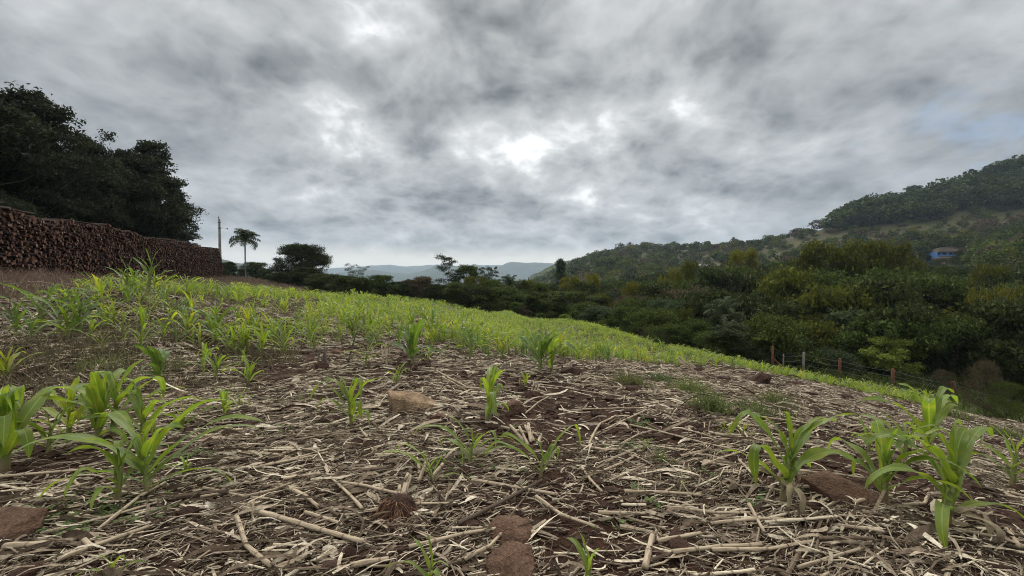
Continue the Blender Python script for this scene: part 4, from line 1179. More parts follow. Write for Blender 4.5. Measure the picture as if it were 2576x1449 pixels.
def stem_curve(h, lean, az, k=8):
    t = np.linspace(0, 1, k)
    off = lean * h * t ** 1.6
    return np.stack([off * math.cos(az), off * math.sin(az), h * t - .02 * (t == 0)], 1)
def corn_parts(seed, H, nleaf=8, lean=.1, lean_az=0.0, spread=1.0, wide=1.0, plane=None, hi=True, upright=1.0, dry=0, reach=1.0, tall=None):
    """stalk and leaves of one young maize plant of height H; returns list of (kind, V, F, uv)"""
    rng = np.random.default_rng(seed)
    hs = H * (tall or rng.uniform(.40, .52))
    C = stem_curve(hs, lean, lean_az, 8 if hi else 4)
    r0 = max(.006, .021 * (H / .55) ** .8)
    V, Q, caps, uv = tubes(C, r0 * np.linspace(1.0, .55, len(C)), 8 if hi else 4, False)
    parts = [('stalk', V, Q, uv)]
    ph = rng.uniform(0, 6.28) if plane is None else plane
    k, ac = (16, 4) if hi else (6, 2)
    for i in range(nleaf):
        f = (i + .6) / nleaf
        sp = .18 + .82 * f
        g = sp * (len(C) - 1); j = min(int(g), len(C) - 2); p = C[j] * (1 - g + j) + C[j + 1] * (g - j)
        az = ph + (math.pi if i % 2 else 0) + rng.normal() * .38
        last = i >= nleaf - 2
        L = H * (.50 + .42 * math.sin(math.pi * min(f + .12, 1)) ** 1.0) * rng.uniform(.85, 1.15) * (.95 if last else 1) * (1 if last else reach)
        W = H * .110 * wide * rng.uniform(.8, 1.15) * (.75 if last else 1.0) * (.62 + .5 * math.sin(math.pi * f))
        el = R(np.interp(f, [0, .35, .7, 1.0], [38, 52, 68, 84]) + rng.normal() * 5) * (1 if upright == 1 else upright)
        dr = np.interp(f, [0, .4, .75, 1], [1.9, 1.75, 1.35, .45]) * rng.uniform(.7, 1.25) * spread
        kink = (rng.uniform(.5, .8), rng.uniform(.7, 1.9)) if rng.random() < .42 else None
        V, F, uv = leaf_blade(rng, L, W, el, dr * (.7 if kink else 1), k, .62 if last else .40, .34, rng.uniform(1.3, 2.4), rng.normal() * .10, ac, kink)
        V = rotz(V, az) + p
        # leaves follow the lean of the stem
        parts.append(('leaf', V, F, uv))
    for i in range(dry):                                   # withered leaves hanging at the foot
        V, F, uv = leaf_blade(rng, H * rng.uniform(.35, .6), H * .075, R(rng.uniform(20, 65)), rng.uniform(2.0, 3.2), k, .7, .6, 1.2, rng.normal() * .2, ac, (rng.uniform(.3, .6), 1.2))
        V = rotz(V, rng.uniform(0, 6.28)) + np.array([0, 0, H * rng.uniform(.05, .3)]); V[:, 2] = np.maximum(V[:, 2], .008)
        parts.append(('dry_leaf', V, F, uv))
    top = max(p[1][:, 2].max() for p in parts)
    return [(nm, V * np.array([1, 1, H / top]), F, uv) for nm, V, F, uv in parts]
GM = 'corn_leaf'
def corn_thing(x, y, seed, H, label, group=None, mat=GM, sink=.01, **kw):
    z = float(G(x, y)) - sink
    root = empty('corn_plant', (x, y, z), 0.0, label, 'corn plant', group)
    for nm, V, F, uv in corn_parts(seed, H, **kw):
        mb = MB(); mb.add(V, F, uv); mb.build(nm, MATS['corn_stalk'] if nm == 'stalk' else MATS['dry_leaf'] if nm == 'dry_leaf' else MATS[mat], root, True)
    return root
Y, D_ = 'corn_leaf_yellow', 'corn_leaf_dark'
# measured plants: foot pixel (u, v), height, seed, label, options
HERO = [
    (3085, 1985, .53, 1, 'leafy corn plant with torn dry base and leaf sweeping up to the left, right foreground', dict(nleaf=10, lean=.35, lean_az=.5, spread=1.0, wide=1.25, plane=.15, dry=5)),
    (3482, 1995, .46, 2, 'corn plant on a thick pale stalk, middle of the right foreground cluster', dict(nleaf=10, lean=.05, wide=1.2, spread=1.1)),
    (3655, 1800, .63, 3, 'tallest corn plant of the right foreground, with an upright folded tip', dict(nleaf=10, lean=.05, wide=1.2, plane=.2)),
    (3725, 2085, .55, 4, 'corn plant with a bent stalk and broad drooping leaves near the right edge', dict(nleaf=11, lean=.3, lean_az=.3, wide=1.25, spread=1.15, plane=.1, dry=2)),
    (3985, 1930, .42, 5, 'small corn plant at the right edge behind the bent one', dict(nleaf=8, lean=.15, wide=1.0)),
    (3560, 1830, .40, 6, 'corn plant half hidden behind the thick stalked one on the right', dict(nleaf=8)),
    (3420, 1790, .30, 61, 'low corn plant behind the torn leafy one, right foreground', dict(nleaf=7)),
    (1385, 1690, .50, 8, 'upright corn plant with spreading lower leaves in front of the tan rock', dict(nleaf=9, lean=.12, lean_az=2.9, wide=1.05, spread=.95)),
    (1925, 1675, .56, 9, 'slim corn plant standing right of the tan rock', dict(nleaf=10, lean=.06, wide=.95, spread=.95)),
    (1850, 1835, .33, 10, 'small splayed corn plant with arching yellow edged leaves, centre foreground', dict(nleaf=8, spread=1.25, wide=1.1, plane=.1, reach=1.5)),
    (2128, 1890, .32, 11, 'small corn plant with one long leaf reaching left, centre foreground', dict(nleaf=6, spread=1.1, wide=1.0, plane=.2, reach=1.5)),
    (1712, 1905, .26, 12, 'broken corn plant leaning left, its leaves hanging, centre foreground', dict(nleaf=6, lean=.5, lean_az=2.6, spread=1.4, reach=1.6, dry=1)),
    (1690, 2330, .22, 13, 'corn plant cut by the bottom edge with one spear leaf, left of the lower stone', dict(nleaf=6, spread=.9)),
    (2315, 2345, .22, 14, 'corn plant cut by the bottom edge with one spear leaf, right of the lower stone', dict(nleaf=6, spread=1.0)),
    (430, 2380, .16, 15, 'corn plant cut by the bottom edge in the left foreground', dict(nleaf=5, spread=1.2, plane=.6)),
    (20, 1865, .62, 16, 'broad leaved bright corn plant at the left picture edge', dict(nleaf=11, wide=1.35, lean=.1)),
    (585, 1965, .55, 17, 'biggest left foreground corn plant with long leaves spreading low both sides', dict(nleaf=11, wide=1.1, spread=1.25, lean=.22, lean_az=2.7, plane=.1, reach=1.35)),
    (463, 1985, .40, 18, 'corn plant on a thin straight stalk just left of the biggest one', dict(nleaf=7, spread=1.1)),
    (385, 1760, .62, 19, 'pale green corn plant in the left cluster behind the biggest one', dict(nleaf=9, wide=1.1)),
    (270, 1740, .54, 20, 'corn plant with yellow folded top in the left cluster', dict(nleaf=8, mat=Y)),
    (445, 1730, .62, 21, 'right member of the left corn cluster with upright leaves', dict(nleaf=9, wide=1.15)),
    (190, 1800, .38, 22, 'low grey green corn plant left of the left cluster', dict(nleaf=8)),
    (560, 1740, .50, 63, 'corn plant with a bent leaf at the right side of the left cluster', dict(nleaf=8)),
    (715, 1720, .34, 23, 'thin corn plant alone right of the left cluster', dict(nleaf=7, spread=.8)),
    (880, 1655, .33, 24, 'small upright corn plant between the left cluster and the centre', dict(nleaf=8, spread=.9)),
    (940, 1610, .22, 25, 'tiny corn plant with drooping leaf right of the small upright one', dict(nleaf=6)),
    (730, 1880, .16, 26, 'tiny seedling right of the biggest left plant', dict(nleaf=5, spread=1.3)),
    (622, 1510, .52, 27, 'dark broad leaved weedy corn plant in the left middle', dict(nleaf=10, wide=1.5, spread=.8, mat=D_)),
    (800, 1475, .42, 28, 'yellow green corn plant right of the dark broad leaved one', dict(nleaf=8)),
    (850, 1500, .40, 29, 'second yellow green corn plant right of the dark broad leaved one', dict(nleaf=8)),
    (978, 1530, .40, 30, 'spiky corn plant at the edge of the littered ground, left of centre', dict(nleaf=8, spread=.8)),
    (1110, 1405, .42, 31, 'bright yellow corn plant with arching leaves, left of centre', dict(nleaf=8, mat=Y, spread=1.05)),
    (735, 1335, .52, 32, 'corn plant with orange yellow top among the left rows', dict(nleaf=9, mat=Y)),
    (850, 1345, .72, 33, 'tall dark corn plant with broad leaves among the left rows', dict(nleaf=10, mat=D_, wide=.85)),
    (1625, 1445, .78, 34, 'tall corn plant with one broad leaf stretched left, before the dense crop', dict(nleaf=9, mat=D_, wide=1.2, spread=.8, lean=.08, lean_az=2.8)),
    (1850, 1425, .62, 35, 'dark slender corn plant standing over the front of the dense crop', dict(nleaf=9, mat=D_, wide=.7)),
    (2125, 1475, .80, 36, 'big dark green corn plant with fountain of leaves at the middle of the crop front', dict(nleaf=13, mat=D_, wide=.8, spread=.75)),
    (2170, 1475, .62, 62, 'corn plant clasping the right side of the big dark one', dict(nleaf=9, wide=1.05)),
    (1560, 1525, .30, 37, 'small narrow corn plant above the tan rock', dict(nleaf=8, spread=.8)),
    (2070, 1535, .22, 38, 'little bright yellow corn plant on the littered ground right of centre', dict(nleaf=6, mat=Y, wide=1.2)),
    (1440, 1450, .44, 39, 'pale corn plant with a white spear leaf left of the broad leaved tall one', dict(nleaf=8)),
    (1685, 1430, .30, 40, 'small pale yellow corn plant right of the tall broad leaved one', dict(nleaf=7, mat=Y)),
    (2290, 1435, .26, 41, 'half withered yellow corn plant at the crop front right of the big dark one', dict(nleaf=6, mat=Y)),
    (2390, 1425, .36, 42, 'low corn plant leaning right at the crop front', dict(nleaf=7, lean=.4, lean_az=.2)),
    (2625, 1425, .55, 43, 'dark corn plant standing alone at the crop front on the right', dict(nleaf=9, mat=D_)),
    (490, 1190, 1.05, 44, 'shorter of two tall corn plants standing out against the log wall', dict(nleaf=10, mat=D_, spread=.6, wide=.6, reach=.6, tall=.7)),
    (580, 1200, 1.30, 45, 'tallest of two tall corn plants standing out against the log wall', dict(nleaf=11, mat=D_, spread=.55, wide=.6, reach=.55, tall=.75)),
    (230, 1325, .90, 46, 'dark clump corn plant left, tallest of the far left clump', dict(nleaf=12, mat=D_, wide=.7)),
    (310, 1330, .80, 47, 'corn plant at the right side of the far left clump', dict(nleaf=11, mat=D_, wide=.7)),
    (160, 1310, .85, 48, 'corn plant with curling top leaves at the left side of the far left clump', dict(nleaf=11, mat=D_, wide=.7)),
    (60, 1330, .62, 65, 'grey green corn plant at the left picture edge below the log wall', dict(nleaf=9, wide=.8, mat=D_)),
    (420, 1300, .62, 66, 'slender arching corn plant right of the far left clump', dict(nleaf=9, wide=.7, spread=1.1)),
    (480, 1330, .50, 67, 'pale arching corn plant between the far left clump and the yellow topped one', dict(nleaf=9, wide=.7, spread=1.1)),
    (560, 1330, .55, 68, 'upright corn plant left of the orange yellow topped one', dict(nleaf=9, wide=.75)),
    (120, 1345, .45, 69, 'low corn plant at the left foot of the far left clump', dict(nleaf=8, wide=.8, mat=D_)),
    (265, 1345, .60, 70, 'corn plant in the middle of the far left clump', dict(nleaf=10, wide=.75)),
    (640, 1345, .42, 71, 'small corn plant just left of the orange yellow topped one', dict(nleaf=8, wide=.75)),
    (350, 1345, .40, 72, 'leaning corn plant at the right foot of the far left clump', dict(nleaf=8, wide=.8, lean=.3, lean_az=.1)),
    (2880, 1722, .14, 49, 'seedling with arching leaves, left one of the small tuft on the right', dict(nleaf=6, spread=1.2, mat=Y)),
    (2925, 1728, .15, 50, 'seedling in the middle of the small tuft on the right', dict(nleaf=6, spread=1.2, mat=Y)),
    (2850, 1710, .13, 51, 'seedling at the back of the small tuft on the right', dict(nleaf=6, spread=1.2, mat=Y)),
    (2690, 1950, .10, 52, 'thin seedling amid the litter right of the centre', dict(nleaf=3, spread=.8)),
    (2530, 1800, .14, 64, 'thin pale seedling amid the litter at the centre right', dict(nleaf=3, spread=1.0)),
    (20, 1500, .42, 53, 'yellowish corn plant at the left picture edge in the middle distance', dict(nleaf=8, mat=Y, wide=1.2)),
    (60, 1680, .30, 54, 'grey green fallen corn plant left, behind the broad leaved one', dict(nleaf=6, spread=1.4, mat=D_)),
]
hero_xy = []
for (u, v, H, seed, lab, kw) in HERO:
    kw = dict(kw); mat = kw.pop('mat', GM)
    x, y = hit(u, v)
    if v > 2268: x, y = (u - 2016) / FPX * 1.52, 1.52
    hero_xy.append((x, y))
    corn_thing(x, y, seed, H, lab, None, mat, **kw)
hero_xy = np.array(hero_xy)

# the crop: where the rows stand thick, thin or not at all
far_edge = np.array([P(u, 1134, d)[:2] for u, d in [(1250, 40), (1350, 48), (1450, 57), (1750, 60), (2000, 51), (2300, 42), (2500, 34), (2700, 28), (2900, 23.6), (3050, 21.5), (3200, 20.3), (3600, 17.2), (3760, 15.2)]])
near_edge = np.array([P(u, 1134, d)[:2] for u, d in [(3760, 13.4), (3500, 13.8), (3200, 14.6), (2900, 13.2), (2650, 11.6), (2450, 9.6), (2250, 7.6), (2050, 6.6), (1850, 6.3), (1650, 6.0), (1450, 6.1), (1250, 5.6), (1050, 5.5), (800, 5.1), (560, 5.2), (380, 5.6), (150, 6.0), (120, 7.6)]])
left_edge = np.array([(-11.0, 10.0), (-12.0, 13), (-12.6, 17), (-14.5, 22), (-17, 30)])
POLY = np.concatenate([far_edge, near_edge, left_edge])
def inside(x, y, poly):
    c = np.zeros(len(x), bool); j = len(poly) - 1
    for i in range(len(poly)):
        xi, yi = poly[i]; xj, yj = poly[j]
        c ^= ((yi > y) != (yj > y)) & (x < (xj - xi) * (y - yi) / (yj - yi + 1e-12) + xi)
        j = i
    return c
crng = np.random.default_rng(33)
N = 60000
cx = crng.uniform(-20, 20, N); cy = crng.uniform(4, 61, N)
ok = inside(cx, cy, POLY)
d_near = np.full(N, 99.0)
for a, b_ in zip(near_edge[:-1], near_edge[1:]):
    ab = b_ - a; t = np.clip(((cx - a[0]) * ab[0] + (cy - a[1]) * ab[1]) / (ab @ ab), 0, 1)
    d_near = np.minimum(d_near, np.hypot(cx - a[0] - t * ab[0], cy - a[1] - t * ab[1]))
patch = fbm(cx / 1.6, cy / 1.6, 2, 41)
lft = np.clip((-cx - .28 * cy + 1.0) / 3, 0, 1)                       # the left flank is thinner
dens = np.clip(.30 + d_near / 2.2, 0, 1) * (1 - .45 * lft * np.clip((14 - cy) / 6, 0, 1)) * np.clip((patch - .34) * 4.2, .08, 1)
hidden = (cx < -4) & (cy > 26)                                        # beyond the crest, out of sight
ok &= crng.random(N) < dens * .50 * np.where(hidden, .15, 1)
cx, cy = cx[ok], cy[ok]
far_h = np.hypot(cx[:, None] - hero_xy[None, :, 0], cy[:, None] - hero_xy[None, :, 1]).min(1)
k_ = far_h > .14
cx, cy = cx[k_], cy[k_]
dist = np.hypot(cx, cy)
order = np.argsort(dist)
cx, cy, dist = cx[order], cy[order], dist[order]
ch = np.clip(crng.normal(.47, .12, len(cx)), .20, .85) * np.interp(cx + .0 * cy, [-12, -6, -3, 3, 15], [1.06, 1.04, 1.0, .95, .92])
ch = ch * np.clip(.75 + .5 * (fbm(cx / 3, cy / 3, 2, 51) - .2), .7, 1.15)
def joined(parts):
    mb = MB()
    for nm, V, F, uv in parts: mb.add(V, F, uv, 0 if nm == 'leaf' else 1)
    return mb
CV = [joined(corn_parts(200 + s, 1.0, nleaf=8 + s % 3, lean=.05 + .12 * (s % 4) / 3, lean_az=s, spread=.85 + .08 * (s % 5), wide=.55 + .08 * (s % 4))) for s in range(14)]
CMESH = [m.mesh('corn_plant', [MATS[[GM, GM, D_, GM, Y, GM, D_][s % 7]], MATS['corn_stalk']], True) for s, m in enumerate(CV)]
NMID = 225
zone = lambda x, y: ('left rows' if x < -4 else 'middle rows' if x < 3 else 'right rows')
for i in range(min(NMID, len(cx))):
    o = bpy.data.objects.new('corn_plant', CMESH[int(crng.integers(0, 14))])
    col.objects.link(o)
    o.location = (cx[i], cy[i], float(G(cx[i], cy[i])) - .01)
    o.rotation_euler = (0, 0, crng.uniform(0, 6.28)); o.scale = (ch[i],) * 3
    zn = zone(cx[i], cy[i])
    tag(o, 'green corn plant in the front of the crop, among the ' + zn, 'corn plant', 'corn plants of the ' + zn)
LOD = [[(m, V, F, uv) for m, V, F, uv in corn_parts(400 + s, 1.0, nleaf=7 + s % 2, lean=.1 * (s % 3), lean_az=s, spread=.85 + .1 * (s % 4), wide=.68, hi=False)] for s in range(10)]
LODM = []
for parts in LOD:
    mb = joined(parts); LODM.append((np.concatenate(mb.V), np.concatenate(mb.F), np.concatenate(mb.U), np.concatenate(mb.M)))
crop = MB()
for i in range(NMID, len(cx)):
    V, F, U, M = LODM[int(crng.integers(0, 10))]
    a = crng.uniform(0, 6.28)
    W = rotz(V, a) * ch[i] + np.array([cx[i], cy[i], float(G(cx[i], cy[i])) - .01])
    mt = crng.choice(3, p=[.70, .14, .16])
    crop.V.append(W); crop.F.append(F + crop.n); crop.U.append(U); crop.M.append(np.where(M == 1, 3, mt)); crop.n += len(W)
o = crop.build('corn_crop', [MATS[GM], MATS[Y], MATS[D_], MATS['corn_stalk']], None, True)
tag(o, 'dense young corn crop covering the field behind the front rows', 'corn', None, 'stuff')
print('corn', len(cx), 'crop verts', crop.n)

# ---------------------------------------------------------------- maize straw on the soil
def straw_mats():
    m, k, b, out = material('straw_shred', .9, .12)
    r = island(k)
    c = k.ramp(r, [(0, (.034, .023, .015)), (.30, (.10, .074, .052)), (.55, (.24, .19, .138)), (.78, (.47, .40, .305)), (1, (.72, .65, .52))])
    n = k.noise(pos(k), 45, 3, .65)
    c = k.mix(1.0, c, k.ramp(n, [(.3, (.5, .47, .45)), (.65, (1.1, 1.1, 1.1))]), 'MULTIPLY')
    k.t.links.new(c, b.inputs['Base Color'])
    translucent(k, b, out, c, .15)
    m, k, b, out = material('straw_stalk', .75, .25)
    r = island(k)
    c = k.ramp(r, [(0, (.055, .038, .026)), (.30, (.135, .102, .072)), (.58, (.38, .315, .23)), (.84, (.60, .53, .405)), (1, (.72, .65, .50))])
    u, v = uvx(k)
    f = k.math('FRACT', k.math('ADD', k.math('MULTIPLY', v, 7.4), k.math('MULTIPLY', r, 9.7)))
    ring = k.math('SUBTRACT', 1.0, k.mapr(k.math('ABSOLUTE', k.math('SUBTRACT', f, .5)), .015, .06, 0.0, 1.0))
    mp = k.n('ShaderNodeCombineXYZ'); k.put(mp.inputs[0], k.math('MULTIPLY', u, 7.0)); k.put(mp.inputs[1], k.math('MULTIPLY', v, 3.0)); k.put(mp.inputs[2], k.math('MULTIPLY', r, 90.0))
    st = k.noise(mp.outputs[0], 3.0, 4, .7)
    c = k.mix(1.0, c, k.ramp(st, [(.32, (.42, .36, .32)), (.5, (.9, .88, .86)), (.7, (1.15, 1.15, 1.12))]), 'MULTIPLY')
    c = k.mix(k.math('MULTIPLY', ring, .6), c, (.07, .045, .032))
    k.t.links.new(c, b.inputs['Base Color'])
    bump(k, b, st, .4, .004)
straw_mats()

def litter_weight(x, y):
    """how thickly straw lies: everywhere in the trampled ground, thin on the bald patches, thinning under the crop"""
    bald = fbm(x / .85, y / .85, 3, 61)
    w = np.clip((bald - .30) * 4.4, .10, 1)
    infield = inside(x, y, POLY)
    w = np.where(infield, w * np.clip(1.0 - (np.hypot(x, y) - 7) / 16, .16, .8), w)
    w = w * np.clip((26 - y) / 6, 0, 1) * np.clip((16.5 - x) / 3, 0, 1) * np.clip((x + 19) / 6, .0, 1)
    return w
lrng = np.random.default_rng(71)
def scatter(rate, y0, y1):
    """random points seen by a wide sector in front of the viewer, rate per square metre"""
    area = 1.55 * (y1 * y1 - y0 * y0)
    n = int(area * rate)
    y = np.sqrt(lrng.uniform(y0 * y0, y1 * y1, n)); x = lrng.uniform(-1.55, 1.55, n) * y
    if y0 < 1.2:                                        # round the viewer's feet as well
        m = int(rate * 12); x = np.concatenate([x, lrng.uniform(-4, 4, m)]); y = np.concatenate([y, lrng.uniform(-1.3, 1.2, m)])
    k = lrng.random(len(x)) < litter_weight(x, y)
    return x[k], y[k]
def yaw_field(n, x, y, spread):
    """straw lies mostly crosswise, combed by the roller, with some at every angle"""
    th = .05 + 1.0 * (fbm(x / 1.7, y / 1.7, 2, 81) - .5)
    return th + np.where(lrng.random(n) < .24, lrng.uniform(0, math.pi, n), lrng.normal(size=n) * spread)
def shreds(x, y, Lm, Wm, lift, K=4):
    n = len(x)
    yaw = yaw_field(n, x, y, .5)
    L = Lm * lrng.lognormal(0, .5, n); W = Wm * lrng.lognormal(0, .45, n)
    bend = lrng.normal(size=n) * 1.1; arch = np.abs(lrng.normal(size=n)) * .10 * L; tilt = lrng.normal(size=n) * .16
    off = lrng.uniform(.002, lift, n)
    s = np.linspace(-.5, .5, K + 1)
    a = yaw[:, None] + bend[:, None] * s
    dx = np.cos(a) * L[:, None] / K; dy = np.sin(a) * L[:, None] / K
    X = x[:, None] + np.cumsum(dx, 1) - dx.sum(1, keepdims=True) / 2
    Yy = y[:, None] + np.cumsum(dy, 1) - dy.sum(1, keepdims=True) / 2
    Z = G(X, Yy) + off[:, None] + (tilt * L)[:, None] * s + arch[:, None] * (1 - 4 * s * s)
    Z = np.maximum(Z, G(X, Yy) + .001)
    roll = lrng.normal(size=n)[:, None] * .7 + lrng.normal(size=n)[:, None] * 1.0 * s
    wv = W[:, None] * np.clip(1.15 - 1.6 * np.abs(s) ** 1.5, .25, 1)[None] * .5
    bx = -np.sin(a) * np.cos(roll) * wv; by = np.cos(a) * np.cos(roll) * wv; bz = np.sin(roll) * wv
    V = np.stack([np.stack([X - bx, Yy - by, Z - bz], -1), np.stack([X + bx, Yy + by, Z + bz], -1)], 2).reshape(-1, 3)
    i = np.arange(n)[:, None] * 2 * (K + 1) + np.arange(K)[None] * 2
    F = np.stack([i, i + 1, i + 3, i + 2], -1).reshape(-1, 4)
    return V, F
def stalks(x, y, Lm, Rm, lift, K=5, sides=6, sp=.42):
    n = len(x)
    yaw = yaw_field(n, x, y, sp)
    L = Lm * lrng.lognormal(0, .5, n); r = Rm * lrng.lognormal(0, .28, n)
    bend = lrng.normal(size=n) * .06; tilt = lrng.normal(size=n) * .06
    kink = lrng.normal(size=n) * .6 * (lrng.random(n) < .12)
    s = np.linspace(-.5, .5, K + 1)
    a = yaw[:, None] + bend[:, None] * s + kink[:, None] * (s > .12)
    dx = np.cos(a) * L[:, None] / K; dy = np.sin(a) * L[:, None] / K
    X = x[:, None] + np.cumsum(dx, 1) - dx.sum(1, keepdims=True) / 2
    Yy = y[:, None] + np.cumsum(dy, 1) - dy.sum(1, keepdims=True) / 2
    g = G(X, Yy)
    # a stiff stalk bridges the hollows: straight line through the higher ground
    gm = g.mean(1, keepdims=True); sl = ((g - gm) * s).sum(1, keepdims=True) / (s * s).sum()
    Z = .75 * (gm + sl * s) + .25 * g + r[:, None] * .9 + lrng.uniform(0, lift, n)[:, None] + (tilt * L)[:, None] * s
    Z = np.maximum(Z, g + r[:, None] * .25)
    rr = r[:, None] * np.linspace(1.05, .85, K + 1)[None] * (1 + .06 * lrng.normal(size=(n, K + 1)))
    return tubes(np.stack([X, Yy, Z], -1), rr, sides, True)
def straw():
    mb = MB()
    for (rate, y0, y1, L, W, lift) in [(3000, 1.1, 3.2, .060, .0036, .016), (330, 1.1, 3.2, .14, .0095, .026), (34, 1.1, 3.2, .13, .022, .03), (20, 3.2, 6.5, .16, .026, .03), (1300, 3.2, 6.5, .085, .0058, .020), (200, 3.2, 6.5, .17, .012, .032),
                                       (420, 6.5, 12, .14, .012, .03), (75, 12, 26, .24, .020, .04)]:
        x, y = scatter(rate, y0, y1)
        mb.add(*shreds(x, y, L, W, lift, 4 if y1 < 7 else 3), m=0)
    for (rate, y0, y1, L, r, lift, sd) in [(420, 1.1, 3.2, .085, .0021, .022, 5), (130, 1.1, 3.2, .13, .0034, .026, 6), (22, 1.1, 3.2, .20, .0049, .028, 7), (150, 3.2, 6.5, .13, .0032, .03, 5), (70, 3.2, 6.5, .20, .0050, .03, 5), (16, 3.2, 6.5, .29, .0075, .035, 6), (50, 6.5, 12, .26, .0065, .035, 5), (11, 12, 26, .40, .011, .04, 4), (4, 1.1, 6.5, .34, .0085, .03, 7)]:
        x, y = scatter(rate, y0, y1)
        V, Q, caps, uv = stalks(x, y, L, r, lift, 5, sd)
        b0 = mb.n; mb.add(V, Q, uv, 1); mb.F.append(caps + b0); mb.M.append(np.ones(len(caps), int))
    o = mb.build('straw_litter', [MATS['straw_shred'], MATS['straw_stalk']], None, False)
    tag(o, 'bleached broken maize straw and husk shreds covering the red soil', 'straw', None, 'stuff')
    print('straw verts', mb.n)
straw()

def stalk_mesh(L, r, seed, kinks=()):
    """one dry maize stalk from the origin along +x: swollen nodes, slight zigzag, a split end"""
    rng = np.random.default_rng(seed)
    n = max(8, int(L / .035))
    s = np.linspace(0, L, n)
    yaw = np.cumsum(rng.normal(size=n) * .012); pit = np.zeros(n)
    for (at, ang) in kinks: yaw = yaw + ang * (s > at * L)
    ds = L / (n - 1)
    C = np.stack([np.concatenate([[0], np.cumsum(np.cos(yaw[:-1]) * ds)]), np.concatenate([[0], np.cumsum(np.sin(yaw[:-1]) * ds)]), .004 * np.sin(s * 9 + seed)], 1)
    node = (np.abs(((s / .135 + .3 * seed) % 1) - .5) < .13)
    rr = r * np.linspace(1.05, .8, n) * (1 + .16 * node)
    mb = MB(); add_tube(mb, C, rr, 8, True)
    for q in range(3):                                       # splinters of the torn end
        d = np.array([math.cos(yaw[-1] + rng.normal() * .15), math.sin(yaw[-1] + rng.normal() * .15), rng.normal() * .15])
        p = C[-1] + rng.normal(size=3) * r * .4
        add_tube(mb, np.stack([p - d * .01, p + d * rng.uniform(.02, .05)]), np.array([r * .35, r * .1]), 4)
    return mb, C
def ground_stalk(p, q, r, label, seed, group=None, kinks=(), lift=.012):
    (x0, y0), (x1, y1) = p, q
    L = math.hypot(x1 - x0, y1 - y0)
    mb, C = stalk_mesh(L, r, seed, kinks)
    a = math.atan2(y1 - y0, x1 - x0) - math.atan2(C[-1, 1], C[-1, 0])
    k = 9; t = np.linspace(0, 1, k)
    g = G(x0 + (x1 - x0) * t, y0 + (y1 - y0) * t)
    sl = np.polyfit(t, g, 1); top = (g - np.polyval(sl, t)).max() * .6
    z0 = sl[1] + top + r + lift; pitch = math.atan2(sl[0], L)
    o = mb.build('dry_stalk', MATS['straw_stalk'], None, True, (x0, y0, z0))
    o.rotation_euler = (0, -pitch, a)
    return tag(o, label, 'dry stalk', group)
